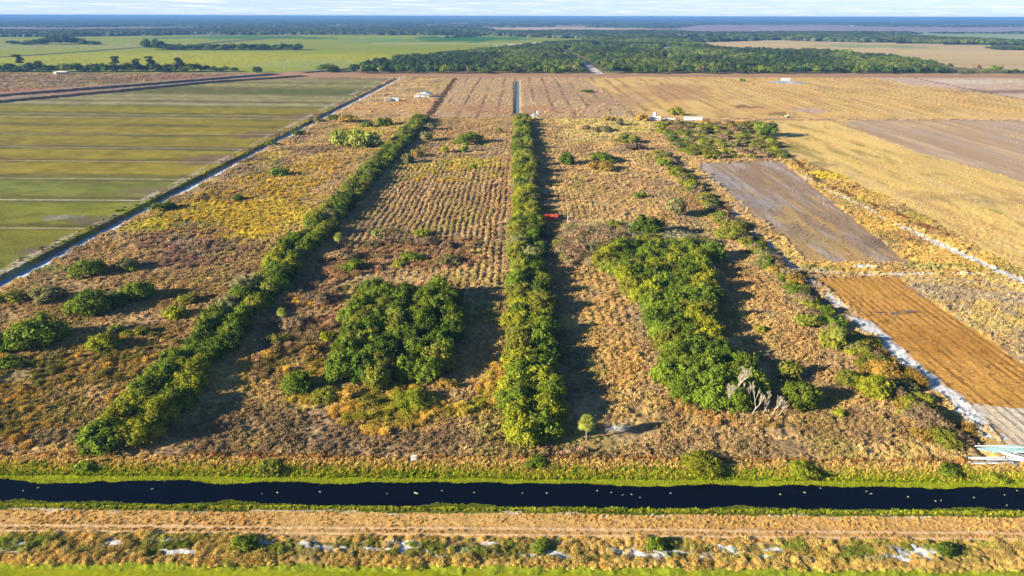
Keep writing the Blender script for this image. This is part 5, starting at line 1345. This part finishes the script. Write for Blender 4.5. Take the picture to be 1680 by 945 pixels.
# small white cabin beside it with raised tank
p = G(877, 192.5); root = empty('pump_cabin', (p.x, p.y, 0), .2); tag(root, 'small white cabin with a raised tank beside the pickup truck', 'cabin')
MB().box((0, 0, 1.3), (3.6, 2.6, 2.6)).build('wall', WHITE, root)
MB().prism([(-2.0, 2.61), (2.0, 2.61), (0, 3.3)], -1.5, 1.5).build('roof', GREYR, root)
MB().tube((2.8, 0, 0), (2.8, 0, 3.2), .12).build('pole', GALV, root)
MB().tube((2.8, 0, 3.2), (2.8, 0, 5.2), .9, .9, 14).build('tank', WHITE, root)
d = MB().box((0, -1.33, 1), (.9, .06, 2)).build('door', GALV, root); MB().box((.3, -1.38, 1), (.08, .05, .1)).build('handle', DARK, d)
trailer(1075, 198.5, 8.4, 3, 3.1, WHITE, 'white box trailer at the top left corner of the scrub block', 0, 2, curved=False)
trailer(1099, 197.5, 8.5, 2.4, 1.6, OFFW, 'low cream flatbed trailer right of the white box trailer', 0, 0, False, curved=False)
trailer(1137, 198.0, 14.5, 3, 2.5, WHITE, 'long white trailer behind the scrub block', 0, 5, curved=False)
p = G(1075, 193.6); root = empty('water_tank', (p.x, p.y + 2, 0)); tag(root, 'white water tank rising behind the white box trailer', 'tank')
MB().tube((0, 0, 0), (0, 0, 4.4), 1.5, 1.5, 18).build('tank', WHITE, root); MB().tube((0, 0, 4.4), (0, 0, 4.9), 1.55, .3, 18).build('lid', GREYR, root)
# long white shed far left
p = G(101, 121.6); root = empty('long_shed', (p.x, p.y, 0)); tag(root, 'long low white open shed in front of the left tree line', 'shed')
MB().prism([(-9.5, 3.2), (9.5, 3.2), (9.5, 3.5), (0, 4.3), (-9.5, 3.5)], -4, 4).build('roof', WHITE, root)
for x in np.linspace(-9, 9, 6):
    MB().box((x, -3.7, 1.6), (.25, .25, 3.2)).build('post', WHITE, root)
MB().box((0, 3.7, 1.6), (18, .2, 3.2)).build('wall', BOARDM, root); MB().box((-7.4, 0, 1.5), (3.6, 6.8, 3)).build('side_room', WHITE, root)
pickup(119, 121, WHITE, 'white truck right of the long white shed', 0)
# spoil heap with white camper on the far golden lot
p = G(1290, 135); root = empty('spoil_heap', (p.x, p.y, 0)); tag(root, 'low grey heap of rubble round the white camper on the far golden lot', 'heap')
r_ = np.random.default_rng(5); th = np.linspace(0, 2 * math.pi, 26, endpoint=False); V = [(0, 0, 1.4)]; F = []
for q_, (rf, hz_) in enumerate(((.35, 1.2), (.65, .6), (1., -.1))):
    for t_ in th: V.append((math.cos(t_) * 25 * rf * r_.uniform(.8, 1.15), math.sin(t_) * 26 * rf * r_.uniform(.8, 1.15), hz_ * r_.uniform(.5, 1.5)))
F = [(0, 1 + i, 1 + (i + 1) % 26) for i in range(26)]
for L_ in range(2):
    for i in range(26):
        a0 = 1 + L_ * 26; F.append((a0 + i, a0 + 26 + i, a0 + 26 + (i + 1) % 26, a0 + (i + 1) % 26))
hm = bpy.data.meshes.new('rubble'); hm.from_pydata(V, [], F); hm.materials.append(mat_plain('grey_rubble', (.30, .29, .30), .9, .6, .25, bump=.3)); link('rubble', hm, root)
trailer(1289, 134.2, 11, 3, 3.2, WHITE, 'white camper on the grey heap of the far golden lot', .1, 3, base=1.4)
# yellow machine: excavator
p = G(1292, 193.8); root = empty('excavator', (p.x, p.y, 0), .3); tag(root, 'tan-yellow excavator by the back road right of the scrub block', 'excavator')
for y_ in (-1.1, 1.1): MB().prism([(-2.2, .15), (2.2, .15), (2.5, .5), (2.2, .9), (-2.2, .9), (-2.5, .5)], y_ - .3, y_ + .3).build('track', TYRE, root)
MB().box((-.3, 0, 1.6), (3.6, 2.4, 1.3)).build('body', YEL, root)
c = MB().box((.9, .7, 2.9), (1.3, 1.0, 1.3)).build('cab', YEL, root); MB().box((1.57, .7, 3.0), (.04, .85, .9)).build('window', DARK, c)
a = MB().box((2.9, -.2, 3.0), (3.8, .35, .5), M=Matrix.Rotation(-.6, 3, 'Y')).build('boom', YEL, root)
MB().box((5.2, -.2, 2.9), (.35, .3, 2.8), M=Matrix.Rotation(.25, 3, 'Y')).build('arm', YEL, root)
MB().prism([(4.9, .6), (5.8, .7), (5.9, 1.5), (5.1, 1.6)], -.7, .3).build('bucket', BOARDM, root)
# far white buildings
for (px, py, w, lb) in [(1436, 54.3, 9, 'long white roof far off on the right beyond the tree belt'), (1130, 43.5, 5, 'tiny white building near the horizon in the middle right'), (1398, 42.5, 5, 'tiny white building near the horizon on the right'), (1068, 35, 4, 'tiny white speck of a building right under the horizon'), (90, 36.5, 5, 'tiny white building near the horizon at the left'), (700, 60, 0, '')]:
    if not w: continue
    p = G(px, py); s = w * depth_at(p.y) / F_PX
    root = empty('far_building', (p.x, p.y, 0)); tag(root, lb, 'building')
    MB().box((0, 0, s * .06), (s * .95, s * .4, s * .12)).build('wall', OFFW, root)
    MB().prism([(-s * .5, s * .121), (s * .5, s * .121), (0, s * .2)], -s * .24, s * .24).build('roof', WHITE, root)

# red tarp shelter beside the middle hedgerow
p = G(910, 361); root = empty('tarp_shelter', (p.x - 2.2, p.y, zat(p.x, p.y)), .08); tag(root, 'sagging bright red tarp shelter beside the middle hedgerow', 'shelter')
nx, ny = 22, 12; V = []; F = []
for i in range(nx):
    for j in range(ny):
        a_, b_ = i / (nx - 1), j / (ny - 1)
        z_ = 2.1 + .5 * math.sin(b_ * math.pi) + .12 * math.sin(a_ * 17 + b_ * 5) - .35 * math.sin(a_ * math.pi) * (1 - b_)
        if b_ < .3: z_ -= (.3 - b_) * 4.6
        V.append((a_ * 6.4 - 3.2 + .1 * math.sin(j * 2.), b_ * 3.6 - 1.8, z_))
for i in range(nx - 1):
    for j in range(ny - 1):
        q0 = i * ny + j; F.append((q0, q0 + ny, q0 + ny + 1, q0 + 1))
tm = bpy.data.meshes.new('tarp'); tm.from_pydata(V, [], F); tm.materials.append(RED); to = link('tarp', tm, root)
so = to.modifiers.new('thickness', 'SOLIDIFY'); so.thickness = .03
for x in (-3.1, 0, 3.1):
    for y_ in (-1.2, 1.7): MB().tube((x, y_, -.3), (x, y_, 2.15), .06, None, 7).build('post', GALV, root)
def pole(px, py, h, lb):
    p = G(px, py); root = empty('utility_pole', (p.x, p.y, zat(p.x, p.y))); tag(root, lb, 'pole')
    MB().tube((0, 0, -.3), (0, 0, h), .14, .10, 9).build('post', GALV, root)
    MB().box((0, 0, h - .35), (1.1, .12, .12)).build('crossarm', GALV, root)
    MB().box((.2, -.16, h * .55), (.3, .2, .45)).build('meter_box', PVC, root)
pole(931, 366, 5.0, 'grey pole right of the red tarp shelter')
pole(653, 319, 3.6, 'thin grey pole right of the left hedgerow')
pole(467, 119.6, 11, 'pale pole near the bend of the drainage canals')
# white panel near the canal
p = G(679, 757.5); root = empty('sign_board', (p.x, p.y, zat(p.x, p.y) - .05), .15); tag(root, 'plain white board on a short post in the brown grass near the canal', 'sign')
MB().box((0, 0, .25), (.14, .14, .7)).build('post', BOARDM, root)
MB().box((0, -.1, 1.05), (1.15, .08, 1.25)).build('board', WHITE, root)
MB().box((0, -.15, 1.05), (.9, .012, .95)).build('panel_face', CONC, root)

# pile of boards and pipes at the right end of the canal bank
PILE = [ # px centre, py, length, kind, z, turn
 (1638, 737, 9.0, 'teal', .12, .03), (1644, 740, 9.5, 'teal', .16, .01), (1650, 743, 8.5, 'teal', .24, -.02), (1656, 745.5, 6.5, 'teal', .34, .02), (1632, 734.5, 8.0, 'pipe', .18, .02), (1665, 737.5, 6.5, 'pipe', .30, .06),
 (1618, 753, 7.0, 'pipe', .12, .02), (1630, 756, 8.5, 'pipe', .10, -.03), (1612, 760, 6.0, 'board', .08, .03), (1640, 758, 5.5, 'board', .12, .10), (1600, 763, 3.4, 'pipe', .10, -.05), (1634, 762.5, 8.0, 'pipe', .12, .04),
 (1664, 752, 5.0, 'pipe', .45, -.55), (1670, 756, 5.5, 'pipe', .40, -.62), (1676, 760, 5.0, 'pipe', .30, -.5), (1668, 748, 4.5, 'board', .30, -.4), (1680, 752, 5.0, 'board', .40, -.45), (1690, 745, 7, 'pipe', .3, .1)]
for i, (px, py, L, kd, z_, rz) in enumerate(PILE):
    p = G(px, py); zz0 = max(zat(p.x, p.y), 0) + z_ + .22
    o_ = ordn(i)
    if kd == 'teal':
        m = MB().box((0, 0, 0), (L, .42, .09)).box((0, .19, .07), (L, .05, .08)).box((0, -.19, .07), (L, .05, .08))
        o = m.build('metal_sheet', TEAL, None, loc=(p.x, p.y, zz0), rot=(0, random.uniform(-.02, .02), rz + random.uniform(-.07, .07))); tag(o, 'long turquoise sheet, %s of the turquoise ones counted from the far side of the pile' % ordn(i), 'sheet', 'turquoise sheets of the pile')
    elif kd == 'pipe':
        m = MB(); n_ = 12
        for r1, r2 in ((.13, .13),): m.tube((-L / 2, 0, 0), (L / 2, 0, 0), r1, r2, n_, False)
        for s_ in (-1, 1): m.tube((s_ * L / 2, 0, 0), (s_ * (L / 2 - .25), 0, 0), .155, .155, n_, True)
        o = m.build('pipe', PVC, None, loc=(p.x, p.y, zz0), rot=(0, 0, rz)); tag(o, 'pale pipe, item %s in the heap of pipes and sheets by the canal' % ordn(i), 'pipe', 'pale pipes of the pile')
    else:
        m = MB().box((0, 0, 0), (L, .3, .08)).box((0, 0, .07), (L * .9, .06, .06))
        o = m.build('board', BOARDM, None, loc=(p.x, p.y, zz0), rot=(0, .03, rz)); tag(o, 'grey board, item %s in the heap of pipes and sheets by the canal' % ordn(i), 'board', 'grey boards of the pile')
p = G(1661, 763); m = MB()
V = []; F = []
for i in range(12):
    for j in range(9):
        a_, b_ = i / 11 - .5, j / 8 - .5
        V.append((a_ * 3.0, b_ * 2.0, max(0, .75 * math.exp(-(a_ * 3) ** 2 - (b_ * 3) ** 2) + .12 * math.sin(i * 2.1 + j))))
for i in range(11):
    for j in range(8): q0 = i * 9 + j; F.append((q0, q0 + 9, q0 + 10, q0 + 1))
m.add(V, F); o = m.build('cover_sheet', mat_plain('slate_plastic', (.13, .16, .20), .4, .3, 2.), None, loc=(p.x, p.y, .05)); o.modifiers.new('t', 'SOLIDIFY').thickness = .04
tag(o, 'crumpled slate grey plastic sheet at the near side of the pile', 'sheet')

# dark uprooted stumps in the orange field
for i, (px, py, s, lb) in enumerate([(1442, 513, 1.3, 'dark twisted stump, leftmost of the three in the orange field'), (1466, 515, 1.6, 'dark twisted stump, middle of the three in the orange field'), (1492, 512, 1.7, 'dark twisted stump, rightmost of the three in the orange field')]):
    p = G(px, py); m = MB(); r = random.Random(i + 5)
    for k in range(16):
        a = r.uniform(0, 6.28); L = s * r.uniform(.5, 1.4)
        m.tube((r.uniform(-.3, .3), r.uniform(-.3, .3), .05), (math.cos(a) * L, math.sin(a) * L * .6, r.uniform(.0, .4)), .10, .03, 6)
    m.tube((-.6 * s, .1, .15), (.7 * s, -.1, .2), .2, .15, 8)
    o = m.build('stump', mat_plain('charred_wood', (.09, .08, .08), .9, .3, 4) if i == 0 else bpy.data.materials['charred_wood'], None, loc=(p.x, p.y, 0)); tag(o, lb, 'stump', 'stumps in the orange field')

# floating leaves on the canal
LEAFB = mat_plain('floating_leaf', (.38, .38, .20), .8, .2, 5)
BITS = [(63, 800), (38, 805), (250, 802), (380, 820), (430, 810), (455, 808), (525, 807), (635, 810), (683, 809), (725, 805), (778, 808), (857, 809), (897, 809), (980, 805), (1003, 808), (1022, 812), (1036, 811), (1100, 809), (1217, 797),
        (1280, 811), (1320, 808), (1346, 801), (1422, 806), (1429, 810), (1490, 815), (1535, 822), (1544, 821), (1598, 816), (1648, 812), (1652, 829), (1669, 805), (1050, 816)]
for i, (px, py) in enumerate(BITS):
    p = G(px, py, WZ); m = MB(); r = random.Random(i)
    n_ = 7; rx, ry = r.uniform(.12, .28), r.uniform(.08, .14)
    if px == 683: rx, ry = .62, .18
    ring = [(rx * math.cos(k * 6.283 / n_) * r.uniform(.7, 1.2), ry * math.sin(k * 6.283 / n_) * r.uniform(.7, 1.2), 0) for k in range(n_)]
    top = [(x * .6, y_ * .6, .07) for x, y_, _ in ring]
    m.add(ring + top, [(k, (k + 1) % n_, n_ + (k + 1) % n_, n_ + k) for k in range(n_)] + [tuple(range(n_, 2 * n_))])
    o = m.build('leaf_clump', LEAFB, None, loc=(p.x, p.y, WZ + .004), rot=(0, 0, r.uniform(-.5, .8))); tag(o, 'pale speck of floating leaves, %s from the left on the dark canal' % ordn(sorted(b[0] for b in BITS).index(px)), 'leaves', 'floating leaf specks')

# ------------------------------------------------------------------ air
hz = MB().box((0, 29000, 40.25), (150000, 70000, 87.5))
hm, n_, l_ = new_mat('haze')
ho = n_.new('ShaderNodeOutputMaterial'); hv = n_.new('ShaderNodeVolumePrincipled')
hv.inputs['Color'].default_value = (.13, .29, .60, 1)
hv.inputs['Density'].default_value = 1.0e-4
hv.inputs['Anisotropy'].default_value = 0.0
l_.new(hv.outputs[0], ho.inputs['Volume'])
tag(hz.build('haze', hm), 'thin blue haze over the far plain', None, None, 'stuff')
